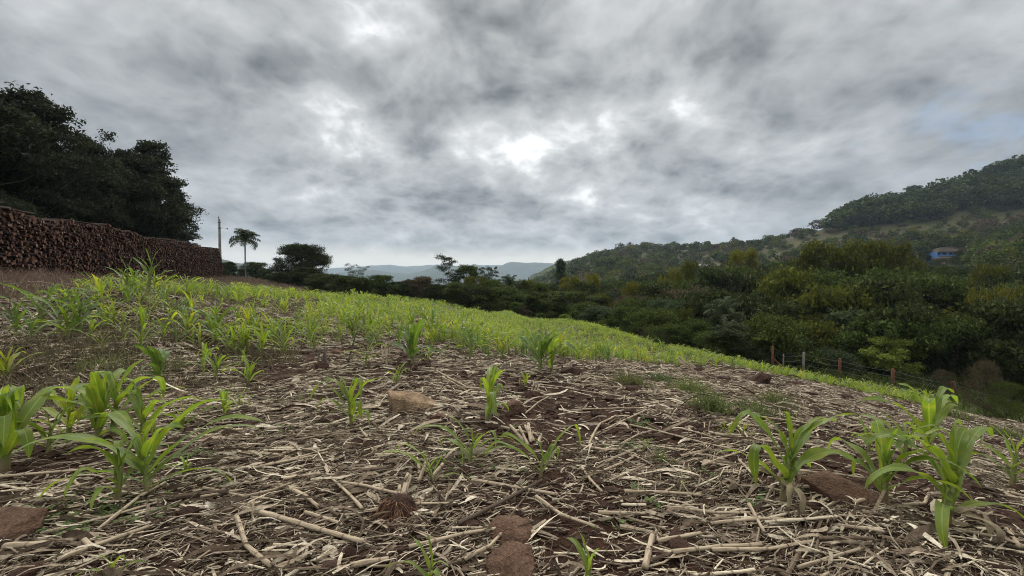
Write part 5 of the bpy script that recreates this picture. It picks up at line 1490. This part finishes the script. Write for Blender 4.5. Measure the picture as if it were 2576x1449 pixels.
STALKS = [
    ((960, 2035), (1430, 2165), .017, 'thickest pale maize stalk, lying slantwise left of the lower stone'),
    ((1000, 1870), (1290, 1800), .011, 'straight pale stalk lying up to the right, left of the root ball'),
    ((800, 1945), (1060, 1985), .010, 'pale stalk lying level left of the root ball'),
    ((930, 2060), (1070, 2268), .015, 'short thick stalk pointing at the viewer at the left bottom'),
    ((1080, 2262), (1210, 2215), .012, 'pale stalk at the bottom edge meeting the short thick one'),
    ((1610, 2180), (1980, 2110), .012, 'stalk lying over the left side of the lower stone'),
    ((1830, 2240), (1975, 2130), .012, 'broken yellow tipped stalk bent beside the lower stone'),
    ((1380, 2268), (1530, 2235), .016, 'thick stalk cut by the bottom edge left of the lower stone'),
    ((1100, 1945), (1255, 2020), .015, 'thick dark stalk under the root ball on the left'),
    ((1200, 2045), (1350, 2090), .012, 'short stalk below the thick dark one'),
    ((2110, 1975), (2360, 2110), .014, 'long pale stalk with a kink running down right of the lower stone'),
    ((2355, 2045), (2545, 2050), .013, 'pale stalk lying level above the bald soil patch'),
    ((2460, 1965), (2760, 1980), .013, 'stalk lying level at the top of the bald soil patch'),
    ((2620, 2020), (2960, 2045), .012, 'pale stalk right of the bald soil patch'),
    ((2590, 2160), (2770, 2120), .013, 'stalk at the lower rim of the bald soil patch'),
    ((2650, 2215), (3000, 2180), .013, 'long pale stalk near the bottom right of the centre'),
    ((2540, 2268), (2570, 2140), .020, 'grey flat stump piece standing at the bottom centre right'),
    ((2320, 1770), (2425, 1650), .013, 'pale forked stalk pointing away at the middle right'),
    ((2480, 1685), (2900, 1800), .011, 'long thin stalk running down right in the middle'),
    ((2245, 1630), (2560, 1625), .010, 'long level stalk beyond the pale forked one'),
    ((2200, 1540), (2560, 1600), .010, 'long slanting stalk behind the level one'),
    ((2300, 1900), (2510, 1810), .012, 'straight pale stalk lying up to the right at the centre'),
    ((2765, 1860), (2900, 1805), .011, 'pale stalk lying up to the right, right of the centre'),
    ((2910, 1830), (3000, 1930), .012, 'stalk lying steeply down beside the right cluster'),
    ((2290, 1860), (2370, 1960), .013, 'short split stalk lying steeply below the long pale one'),
    ((2950, 2020), (3010, 2130), .014, 'short thick pale stalk left of the torn leafy corn plant'),
    ((2800, 2085), (3200, 2070), .011, 'long level stalk below the torn leafy corn plant'),
    ((2805, 2190), (3200, 2165), .012, 'pale level stalk near the bottom right'),
    ((3560, 2010), (3660, 1975), .012, 'pale stalk between the thick stalked and the bent corn plants'),
    ((3240, 1690), (3450, 1655), .011, 'pale stalk lying behind the torn leafy corn plant'),
    ((160, 2130), (620, 2010), .011, 'long grey stalk under the biggest left corn plant'),
    ((20, 2190), (215, 2185), .020, 'thick broken stalk at the left bottom edge'),
    ((790, 1985), (970, 1955), .010, 'pale stalk right of the biggest left corn plant'),
    ((300, 2130), (360, 2190), .017, 'short rotten stalk end in the left bottom'),
    ((30, 1745), (330, 1710), .010, 'grey stalk lying behind the left edge plant'),
    ((1040, 1700), (1250, 1640), .010, 'stalk lying left of the upright corn plant with spreading leaves'),
    ((2070, 1640), (2160, 1580), .011, 'short pale stalk right of the slim corn plant'),
    ((1840, 1420), (1990, 1530), .011, 'slanting stalk pile piece behind the tan rock'),
    ((620, 1770), (850, 1745), .010, 'pale thin stalk behind the biggest left corn plant'),
    ((3300, 2105), (3480, 2130), .012, 'stalk lying below the thick stalked corn plant'),
]
for i, (a, b_, r, lb) in enumerate(STALKS):
    kn = ((.45, .35),) if 'kink' in lb or 'bent' in lb else ((.6, -.3),) if 'forked' in lb else ((.5, float(np.random.default_rng(i).normal() * .12)),)
    ground_stalk(hit(*a), hit(*b_), r * .70, lb, i, None, kn, .02)
# more of the larger broken stalks, none of them singled out
SM = [stalk_mesh(.34, .0078, 50 + s, ((.5, .25 * ((s % 3) - 1)),))[0].mesh('dry_stalk', MATS['straw_stalk'], True) for s in range(10)]
sx, sy = scatter(9, 1.5, 6.2)
sel = lrng.permutation(len(sx))[:200]
syaw = yaw_field(len(sel), sx[sel], sy[sel], .5)
for i, (x, y, a) in enumerate(zip(sx[sel], sy[sel], syaw)):
    o = bpy.data.objects.new('dry_stalk', SM[i % 10]); col.objects.link(o)
    s = float(lrng.uniform(.55, 1.5)); dx, dy = math.cos(a) * .34 * s, math.sin(a) * .34 * s
    za, zb = float(G(x, y)), float(G(x + dx, y + dy))
    o.location = (x, y, za + .014 + lrng.uniform(0, .03)); o.rotation_euler = (lrng.uniform(0, .4), -math.atan2(zb - za, .34 * s) + lrng.normal() * .03, a)
    o.scale = (s, lrng.uniform(.8, 1.35), lrng.uniform(.8, 1.35))
    tag(o, 'short bleached piece of broken maize stalk in the trampled litter', 'dry stalk', 'loose broken stalk pieces in the litter')

# ---------------------------------------------------------------- stones, clods, stubble stumps
def stone_mats():
    for nm, c1, c2, c3 in [('stone_tan', (.12, .078, .048), (.27, .185, .115), (.40, .30, .20)), ('stone_red', (.055, .031, .021), (.125, .073, .048), (.21, .145, .105)), ('clod', (.026, .014, .010), (.055, .030, .021), (.085, .050, .036))]:
        m, k, b, out = material(nm, .9, .2)
        n = k.noise(objco(k), 9, 6, .65); n2 = k.noise(objco(k), 75, 4, .65)
        k.t.links.new(k.ramp(k.math('ADD', k.math('MULTIPLY', n, .6), k.math('MULTIPLY', n2, .4)), [(.36, c1), (.52, c2), (.7, c3)]), b.inputs['Base Color'])
        bump(k, b, k.math('ADD', n, k.math('MULTIPLY', n2, .8)), 1.0, .03)
stone_mats()
def rock(x, y, pts, mat, label, name='rock', cat='rock', seed=0, rz=0.0, rough=.012, sink=.0, cuts=3):
    bm = bmesh.new()
    for p in pts: bm.verts.new(p)
    r = bmesh.ops.convex_hull(bm, input=bm.verts)
    bmesh.ops.delete(bm, geom=[e for e in bm.verts if not e.link_faces], context='VERTS')
    bmesh.ops.triangulate(bm, faces=bm.faces)
    size = max(max(abs(c) for c in v.co) for v in bm.verts)
    bmesh.ops.bevel(bm, geom=list(bm.edges), offset=size * .018, segments=2, affect='EDGES', profile=.6)
    bmesh.ops.triangulate(bm, faces=bm.faces)
    for _ in range(3):
        ed = [e for e in bm.edges if e.calc_length() > size * .09]
        if ed: bmesh.ops.subdivide_edges(bm, edges=ed, cuts=1)
        bmesh.ops.triangulate(bm, faces=bm.faces)
    bm.normal_update()
    co = np.array([v.co[:] for v in bm.verts]); nr = np.array([v.normal[:] for v in bm.verts])
    s = 1.0 / max(size, .05)
    n = fbm(co[:, 0] * 3.2 * s + seed, co[:, 1] * 3.2 * s + co[:, 2] * 2.3 * s, 4, seed) - .5
    n2 = fbm(co[:, 2] * 9 * s + seed, co[:, 0] * 5 * s - co[:, 1] * 4 * s, 3, seed + 9) - .5
    for v, a, b_, nn in zip(bm.verts, n, n2, nr): v.co += type(v.co)(nn * (a * 1.0 + b_ * .5) * rough * (size / .25))
    me = bpy.data.meshes.new(name); bm.to_mesh(me); bm.free(); me.materials.append(MATS[mat])
    me.polygons.foreach_set('use_smooth', np.ones(len(me.polygons), bool))
    o = bpy.data.objects.new(name, me); col.objects.link(o)
    o.location = (x, y, float(G(x, y)) - sink); o.rotation_euler = (0, 0, rz)
    return tag(o, label, cat)
def blob(seed, rx, ry, rz_, n=22, low=-.35):
    rng = np.random.default_rng(seed); v = rvec(rng, n) * np.array([rx, ry, rz_]) * rng.uniform(.85, 1.05, (n, 1)); v[:, 2] = np.maximum(v[:, 2], low * rz_) + .25 * rz_
    return v
x, y = hit(1615, 1622)
rock(x, y, [(-.23, .10, .17), (-.22, -.01, .185), (-.14, -.10, .14), (-.20, .02, -.03), (-.12, -.12, -.03), (.0, -.09, .12), (.10, -.09, .035), (.10, -.08, -.03), (.22, -.02, .06), (.285, .03, .03), (.27, .06, -.03), (.05, .13, .14), (-.18, .15, .13), (.2, .15, .06), (0, .16, -.03), (-.08, -.06, .165)],
     'stone_tan', 'large angular tan rock with a flat sloping top in the middle of the litter', seed=3, rough=.014)
x, y = hit(2010, 2150)
rock(x, y + .02, [(-.08, -.03, .045), (.07, -.04, .06), (.105, .03, .055), (.09, .10, .075), (.02, .15, .06), (-.07, .13, .06), (-.115, .06, .05), (-.13, .05, -.03), (.13, .04, -.03), (.0, -.07, .02), (-.09, -.05, -.03), (.09, -.06, -.03), (0, .19, -.03), (-.02, .05, .085)], 'stone_red', 'flat brown stone at the bottom, farther of two lying together', seed=5, rough=.030, sink=.02)
x, y = hit(2010, 2268)
rock(x, y + .02, [(-.05, -.11, .04), (.06, -.12, .045), (.105, -.02, .06), (.085, .07, .085), (.01, .10, .09), (-.08, .06, .075), (-.10, -.03, .06), (-.12, 0, -.03), (.13, 0, -.03), (-.07, -.14, -.03), (.07, -.15, -.03), (.0, -.02, .098), (.03, .12, -.03)], 'stone_red', 'reddish stone at the bottom edge, nearer of two lying together', seed=6, rough=.030, sink=.015)
x, y = hit(50, 2110)
rock(x, y, [(-.2, .0, .05), (.10, .06, .10), (.13, .0, .04), (.02, -.10, .05), (-.2, -.12, .03), (.10, .02, -.03), (-.2, .1, .08), (-.2, .1, -.03), (-.2, -.12, -.03), (.05, -.1, -.03)], 'stone_red', 'reddish brown flat stone at the lower left edge', seed=7, rough=.010)
x, y = hit(3345, 1975)
rock(x, y, [(-.20, .10, .09), (-.14, -.02, .05), (.18, -.10, .02), (.20, -.04, .03), (.0, .16, .10), (-.2, .12, -.03), (.2, -.1, -.03), (.1, .14, .05), (-.1, -.1, -.03), (.0, .05, .10)], 'stone_red', 'reddish brown slab between the two leafy corn plants on the right', seed=8, rough=.010)
for i, (u, v, rx, ry, rz_, mt, lb) in enumerate([
    (2995, 1510, .34, .25, .24, 'clod', 'big dark rounded clod on the slope at the right'), (3130, 1520, .30, .18, .12, 'clod', 'low dark clod just right of the big rounded one'),
    (3180, 1560, .22, .14, .10, 'clod', 'small dark clod below and right of the big rounded one'), (3330, 1570, .24, .15, .09, 'clod', 'flat brown clod at the lower end of the right slope'),
    (2250, 1480, .20, .15, .11, 'clod', 'dark red clod behind the littered ground right of the dark corn'), (2025, 1625, .12, .10, .10, 'stone_red', 'mossy brown stone right of the slim corn plant'),
    (1735, 1660, .10, .07, .06, 'stone_red', 'small reddish stone below the right end of the tan rock'), (1940, 1690, .09, .06, .04, 'clod', 'small clod at the foot of the slim corn plant'),
    (2480, 1525, .16, .12, .08, 'clod', 'dark clod below the left grass tuft'), (2500, 1545, .15, .10, .07, 'clod', 'dark clod in front of the left grass tuft'), (2480, 1635, .08, .06, .05, 'clod', 'little dark clod behind the forked stalk'),
    (1300, 1665, .10, .08, .05, 'clod', 'low clod left of the corn plant with spreading lower leaves'), (2850, 1500, .15, .12, .09, 'clod', 'brown clod right of the stubble heap'),
    (1325, 1400, .14, .11, .09, 'stone_red', 'brown stone among the stalks in front of the crop left of centre')]):
    x, y = hit(u, v); rock(x, y, blob(30 + i, rx, ry, rz_), mt, lb, 'rock' if mt != 'clod' else 'soil_clod', 'rock' if mt != 'clod' else 'clod', 40 + i, rough=.03 if mt == 'clod' else .015)
# countless crumbs of soil
def crumbs():
    rng = np.random.default_rng(5); mb = MB()
    ico = np.array([(0, 0, 1), (.89, 0, .45), (.28, .85, .45), (-.72, .53, .45), (-.72, -.53, .45), (.28, -.85, .45), (.72, .53, -.45), (-.28, .85, -.45), (-.89, 0, -.45), (-.28, -.85, -.45), (.72, -.53, -.45), (0, 0, -1)])
    fc = np.array([(0, 1, 2), (0, 2, 3), (0, 3, 4), (0, 4, 5), (0, 5, 1), (1, 6, 2), (2, 7, 3), (3, 8, 4), (4, 9, 5), (5, 10, 1), (6, 7, 2), (7, 8, 3), (8, 9, 4), (9, 10, 5), (10, 6, 1), (11, 7, 6), (11, 8, 7), (11, 9, 8), (11, 10, 9), (11, 6, 10)])
    n = 16000
    y = 1.1 + 9 * rng.random(n) ** 1.6; x = rng.uniform(-1.45, 1.45, n) * y
    r = .006 * rng.lognormal(0, .75, n) * np.clip(y / 2, 1, 3)
    r = np.minimum(r, .05)
    V = ico[None] * rng.uniform(.7, 1.3, (n, 12, 1)) * r[:, None, None] * np.array([1.2, 1, .75]) + np.stack([x, y, G(x, y) + r * .25], 1)[:, None]
    mb.add(V.reshape(-1, 3), (np.arange(n)[:, None, None] * 12 + fc[None]).reshape(-1, 3))
    tag(mb.build('soil_crumbs', MATS['clod']), 'small crumbs of red brown soil strewn between the straw', 'soil', None, 'stuff')
crumbs()

def stump(u, v, label, nst, h, tilt, az, rootn=0, rr=.10, seed=0, r=.012, name='maize_stump', dark=False, sc_=1.0):
    """an old maize tuft: cut stalks standing or leaning out of one foot, wiry roots round it"""
    rng = np.random.default_rng(seed)
    x, y = hit(u, v); z = float(G(x, y))
    root = empty(name, (x, y, z), 0, label, 'maize stump')
    for i in range(nst):
        mb, C = stalk_mesh(h * rng.uniform(.55, 1.15), r * rng.uniform(.8, 1.2), seed * 9 + i)
        o = mb.build('stalk', MATS['straw_stalk'] if not dark else MATS['bark'], root, True)
        o.location = (rng.normal() * .03 * sc_, rng.normal() * .03 * sc_, .01)
        o.rotation_euler = (0, -(tilt + rng.normal() * .13), az + rng.normal() * .22)
    if rootn:
        mb = MB()
        for i in range(rootn):
            a = rng.uniform(0, 6.283); el = rng.uniform(-.2, .75); L = rr * rng.uniform(.45, 1.35)
            t = np.linspace(0, 1, 6)[:, None]
            d0 = np.array([math.cos(a) * math.cos(el), math.sin(a) * math.cos(el), math.sin(el)])
            C = d0 * L * t + np.array([0, 0, -1.0]) * L * (1.0 + .5 * math.sin(el)) * t ** 2.2 + rng.normal(size=(6, 3)) * .13 * L * t
            C[:, 2] = np.maximum(C[:, 2] + .45 * rr, .004)
            add_tube(mb, C, .0019 * rng.uniform(.6, 1.6) * np.linspace(1.2, .5, 6) * sc_, 4)
        mb.build('roots', MATS['root'], root)
        b_ = MB(); pts = blob(seed + 3, rr * .75, rr * .6, rr * .55, 60)
        bm = bmesh.new()
        for p in pts: bm.verts.new(p)
        bmesh.ops.convex_hull(bm, input=bm.verts); bmesh.ops.delete(bm, geom=[e for e in bm.verts if not e.link_faces], context='VERTS')
        me = bpy.data.meshes.new('root_ball'); bm.to_mesh(me); bm.free(); me.materials.append(MATS['clod'])
        o = bpy.data.objects.new('root_ball', me); col.objects.link(o); o.parent = root
    return root
m_, k_2, b_2, o_2 = material('root', .9, .15)
k_2.t.links.new(k_2.ramp(island(k_2), [(0, (.05, .026, .018)), (.6, (.12, .062, .042)), (1, (.24, .14, .09))]), b_2.inputs['Base Color'])
stump(1565, 2030, 'overturned maize root ball with fine brown roots, its pale stump pointing away', 6, .22, .34, 1.5, 420, .135, 1, .013)
stump(2085, 1745, 'bundle of pale cut stalks leaning away on the right of the slim corn plant', 7, .26, .25, 1.75, 0, .1, 2, .013)
stump(1265, 1455, 'dark dead maize stump with hanging roots left of the broad leaved tall corn', 5, .30, 1.2, 1.9, 60, .17, 3, .014, dark=True, sc_=1.3)
stump(1350, 1450, 'single dead stalk standing upright beside the dark stump', 1, .42, 1.5, 0, 0, .1, 4, .014, dark=True)
stump(1525, 1440, 'pale cut stalks standing behind the tan rock', 6, .32, 1.25, 2.2, 0, .1, 5, .014)
stump(2755, 1470, 'heap of leaning dry stalks and roots at the crop front on the right', 9, .62, .55, 2.6, 90, .26, 6, .014, sc_=2.2)
stump(2760, 1472, 'stalks leaning to the right out of the stubble heap', 5, .66, .5, -.4, 0, .2, 7, .013, sc_=2)
stump(1765, 1320, 'dark tied looking stump standing inside the crop', 6, .50, 1.45, .3, 0, .1, 8, .02, dark=True)
stump(1830, 1335, 'thin black stalk standing in the crop right of the dark stump', 1, .5, 1.5, 0, 0, .1, 9, .013, dark=True)
stump(2100, 1570, 'small dead tuft with hanging brown blades at the little yellow corn plant', 4, .16, .9, 1.2, 70, .12, 10, .008)
stump(700, 1545, 'short cut stump with a white stalk in the left middle', 4, .16, 1.2, .6, 0, .1, 11, .016)
stump(1560, 1600, 'loose pale stalks lying against the back of the tan rock', 5, .38, .16, .7, 0, .1, 12, .011)
stump(1850, 1550, 'fan of dry stalks behind the right end of the tan rock', 6, .55, .14, 2.5, 0, .1, 13, .011, sc_=1.5)
stump(2270, 1400, 'dead stalks leaning in the crop front above the red clod', 4, .45, .9, 2.0, 0, .1, 14, .013)
stump(1680, 1900, 'pale leafy stump bundle left of the broken corn plant', 4, .16, .5, 1.5, 0, .1, 15, .011)

# ---------------------------------------------------------------- weeds, grass
def tuft(u, v, label, n, h, mat, seed, rad=.12, name='grass_tuft'):
    rng = np.random.default_rng(seed); x, y = hit(u, v); mb = MB()
    for i in range(n):
        V, F, uv = leaf_blade(rng, h * rng.uniform(.5, 1.1), h * .035, R(rng.uniform(45, 88)), rng.uniform(.3, 1.9), 6, .2, .05, across=2)
        p = rng.normal(size=2) * rad * .5
        V = rotz(V, rng.uniform(0, 6.28)) + np.array([p[0], p[1], float(G(x + p[0], y + p[1])) - float(G(x, y)) - .01]); mb.add(V, F)
    o = mb.build(name, MATS[mat], None, False, (x, y, float(G(x, y))))
    return tag(o, label, 'grass')
tuft(2490, 1525, 'green grass tuft, left of two on the littered ground', 300, .24, 'grass', 1, .22)
tuft(2715, 1555, 'green grass tuft, right of two on the littered ground', 300, .26, 'grass', 2, .2)
tuft(2600, 1505, 'thin dark weed tuft at the crop front between the two grass tufts', 200, .22, 'weed', 3, .18)
tuft(2610, 1830, 'little bright grass tuft in the litter right of the centre', 60, .14, 'grass', 4, .05)
tuft(2800, 1625, 'sparse grass at the back of the seedling tuft on the right', 280, .26, 'grass', 5, .17)
tuft(2990, 1640, 'thin grass behind the torn leafy corn plant', 200, .22, 'grass', 6, .3)
tuft(3060, 1600, 'grey green grass on the slope left of the torn leafy corn plant', 260, .24, 'grass', 7, .18)
tuft(3720, 1640, 'tall thin grass behind the tallest right corn plant', 260, .42, 'grass', 8, .35)
tuft(3900, 1640, 'weedy grass at the right edge of the slope', 260, .40, 'grass', 9, .4)
tuft(3960, 1720, 'grass below the weedy strip at the right edge', 240, .30, 'grass', 10, .32)
tuft(1200, 1590, 'pale thin grass wisps left of the upright corn plant', 60, .14, 'grass', 11, .12)
tuft(1330, 1640, 'grey grass wisps at the foot of the upright corn plant', 60, .12, 'grass', 12, .1)
tuft(680, 1460, 'thin grass at the foot of the dark broad leaved plant', 120, .2, 'grass', 13, .25)
tuft(420, 1450, 'drooping pale grass in the left middle', 120, .25, 'grass', 14, .3)
def weeds():
    rng = np.random.default_rng(8); mb = MB()
    spots = [(330, 2010, .16, 90), (480, 2040, .14, 60), (620, 1830, .12, 40), (760, 1800, .1, 30), (2500, 1950, .05, 14), (2590, 2005, .05, 10), (2430, 2085, .06, 6), (2510, 1680, .12, 40), (2480, 1770, .1, 30), (1780, 1830, .12, 30), (2960, 2000, .06, 6),
             (1150, 1690, .1, 26), (1050, 1590, .1, 20), (3300, 1650, .3, 40), (2830, 1560, .3, 60), (1930, 1880, .1, 12), (250, 2140, .1, 24), (2740, 1870, .06, 8), (2030, 1700, .06, 10)]
    for (u, v, s, n) in spots:
        x0, y0 = hit(u, v)
        x = x0 + rng.normal(size=n) * s; y = y0 + rng.normal(size=n) * s * .7; y = np.maximum(y, 1.2)
        for xx, yy in zip(x, y):
            c = np.array([xx, yy, float(G(xx, yy)) + rng.uniform(.012, .03)])
            k = 5; a = np.arange(k) * 2.4 + rng.uniform(0, 6)
            L = rng.uniform(.007, .015)
            ctr = c + np.stack([np.cos(a) * L, np.sin(a) * L, rng.uniform(-.003, .006, k)], 1)
            V, F = leaf_quads(rng, ctr, L * 1.9, .85, .05, .75); mb.add(V, F)
    tag(mb.build('weed_seedlings', MATS['weed']), 'tiny round leaved weed seedlings in patches on the soil', 'weeds', None, 'stuff')
weeds()
def blades(name, label, cat, xs, ys, hs, mat, seed, wid=.012, k=4):
    rng = np.random.default_rng(seed); n = len(xs)
    az = rng.uniform(0, 6.283, n); el = rng.uniform(.9, 1.5, n); dr = rng.uniform(.2, 1.6, n)
    t = np.linspace(0, 1, k)
    e = el[:, None] - dr[:, None] * t ** 1.5
    st = hs[:, None] / (k - 1)
    h = np.concatenate([np.zeros((n, 1)), np.cumsum(np.cos(e[:, :-1]) * st, 1)], 1); z = np.concatenate([np.zeros((n, 1)), np.cumsum(np.sin(e[:, :-1]) * st, 1)], 1)
    C = np.stack([xs[:, None] + h * np.cos(az)[:, None], ys[:, None] + h * np.sin(az)[:, None], G(xs, ys)[:, None] + z - .01], -1)
    b_ = rng.uniform(0, 6.283, n); w_ = wid * (1 - .8 * t)[None] * rng.uniform(.6, 1.4, (n, 1))
    o_ = np.stack([np.cos(b_)[:, None] * w_, np.sin(b_)[:, None] * w_, 0 * w_], -1) * .5
    V = np.stack([C - o_, C + o_], 2).reshape(-1, 3)
    i = np.arange(n)[:, None] * 2 * k + np.arange(k - 1)[None] * 2
    F = np.stack([i, i + 1, i + 3, i + 2], -1).reshape(-1, 4)
    mb = MB().add(V, F)
    return tag(mb.build(name, MATS[mat]), label, cat, None, 'stuff')
grng = np.random.default_rng(3)
# dry weedy strip between the crop and the log wall
n = 50000
t = grng.random(n); yy = 1 + 56 * t ** 1.3
xa = np.interp(yy, [1, 7, 9.5, 20, 30, 49, 60], [-13, -14.5, -16.6, -21.7, -26.6, -35.6, -40]); xb = np.interp(yy, [1, 7, 10, 17, 24, 32, 45, 60], [-6.5, -9.5, -10.5, -12.2, -14.5, -17.5, -22, -30])
f = grng.random(n); xx = xa + (xb - xa) * f
cl = fbm(xx / 1.3, yy / 1.3, 3, 14)
k_ = (grng.random(n) < np.clip((cl - .25) * 3, .1, 1)) & (grng.random(n) < 1.15 - f * .9)
hh = np.clip(.22 + .75 * cl * (1 - f * .75), .12, 1.0) * grng.uniform(.6, 1.2, n)
blades('dry_grass', 'reddish dry weeds standing along the foot of the log wall', 'dry grass', xx[k_], yy[k_], hh[k_], 'dry_blade', 4, .022)
# thin grass in the left foreground and beyond the fence
n = 36000
yy = 3.5 + 12 * grng.random(n); xx = grng.uniform(-1.45, -.55, n) * yy
k_ = (grng.random(n) < np.clip((fbm(xx / 1.2, yy / 1.2, 3, 19) - .42) * 5, 0, 1)) & (xx < -2.6)
blades('low_grass', 'thin grey green grass straggling over the left of the field', 'grass', xx[k_], yy[k_], grng.uniform(.06, .26, k_.sum()), 'low_grass_blade', 6, .010)
n = 16000
yy = 11 + 38 * grng.random(n) ** 1.5; uu = grng.uniform(1900, 4300, n); xx = (uu - 2016) / FPX * yy
edge = np.interp(xx, np.sort(far_edge[:, 0]), far_edge[np.argsort(far_edge[:, 0]), 1])
k_ = ((yy > edge + .3) & (yy < edge + 9)) | ((xx > 17.2 - .2 * (yy - 12)) & (yy < edge + 8) & (yy > 11))
blades('edge_weeds', 'rank green weeds between the crop edge and the valley wood', 'weeds', xx[k_], yy[k_], grng.uniform(.25, .8, k_.sum()), 'leaf_green', 7, .035)

# ---------------------------------------------------------------- the air
def haze():
    m = bpy.data.materials.new('haze_air'); m.use_nodes = True; m.node_tree.nodes.clear()
    k = NT(m.node_tree); out = k.n('ShaderNodeOutputMaterial'); v = k.n('ShaderNodeVolumePrincipled')
    v.inputs['Color'].default_value = (.58, .73, .92, 1); v.inputs['Density'].default_value = HAZE; v.inputs['Anisotropy'].default_value = .1
    m.node_tree.links.new(v.outputs[0], out.inputs['Volume'])
    mb = MB(); add_box(mb, (0, 0, 170), (13800, 13800, 520)); o = mb.build('haze', m)
    tag(o, 'thin blue air that pales the far mountains', 'haze', None, 'stuff')
HAZE = 0.00015
haze()
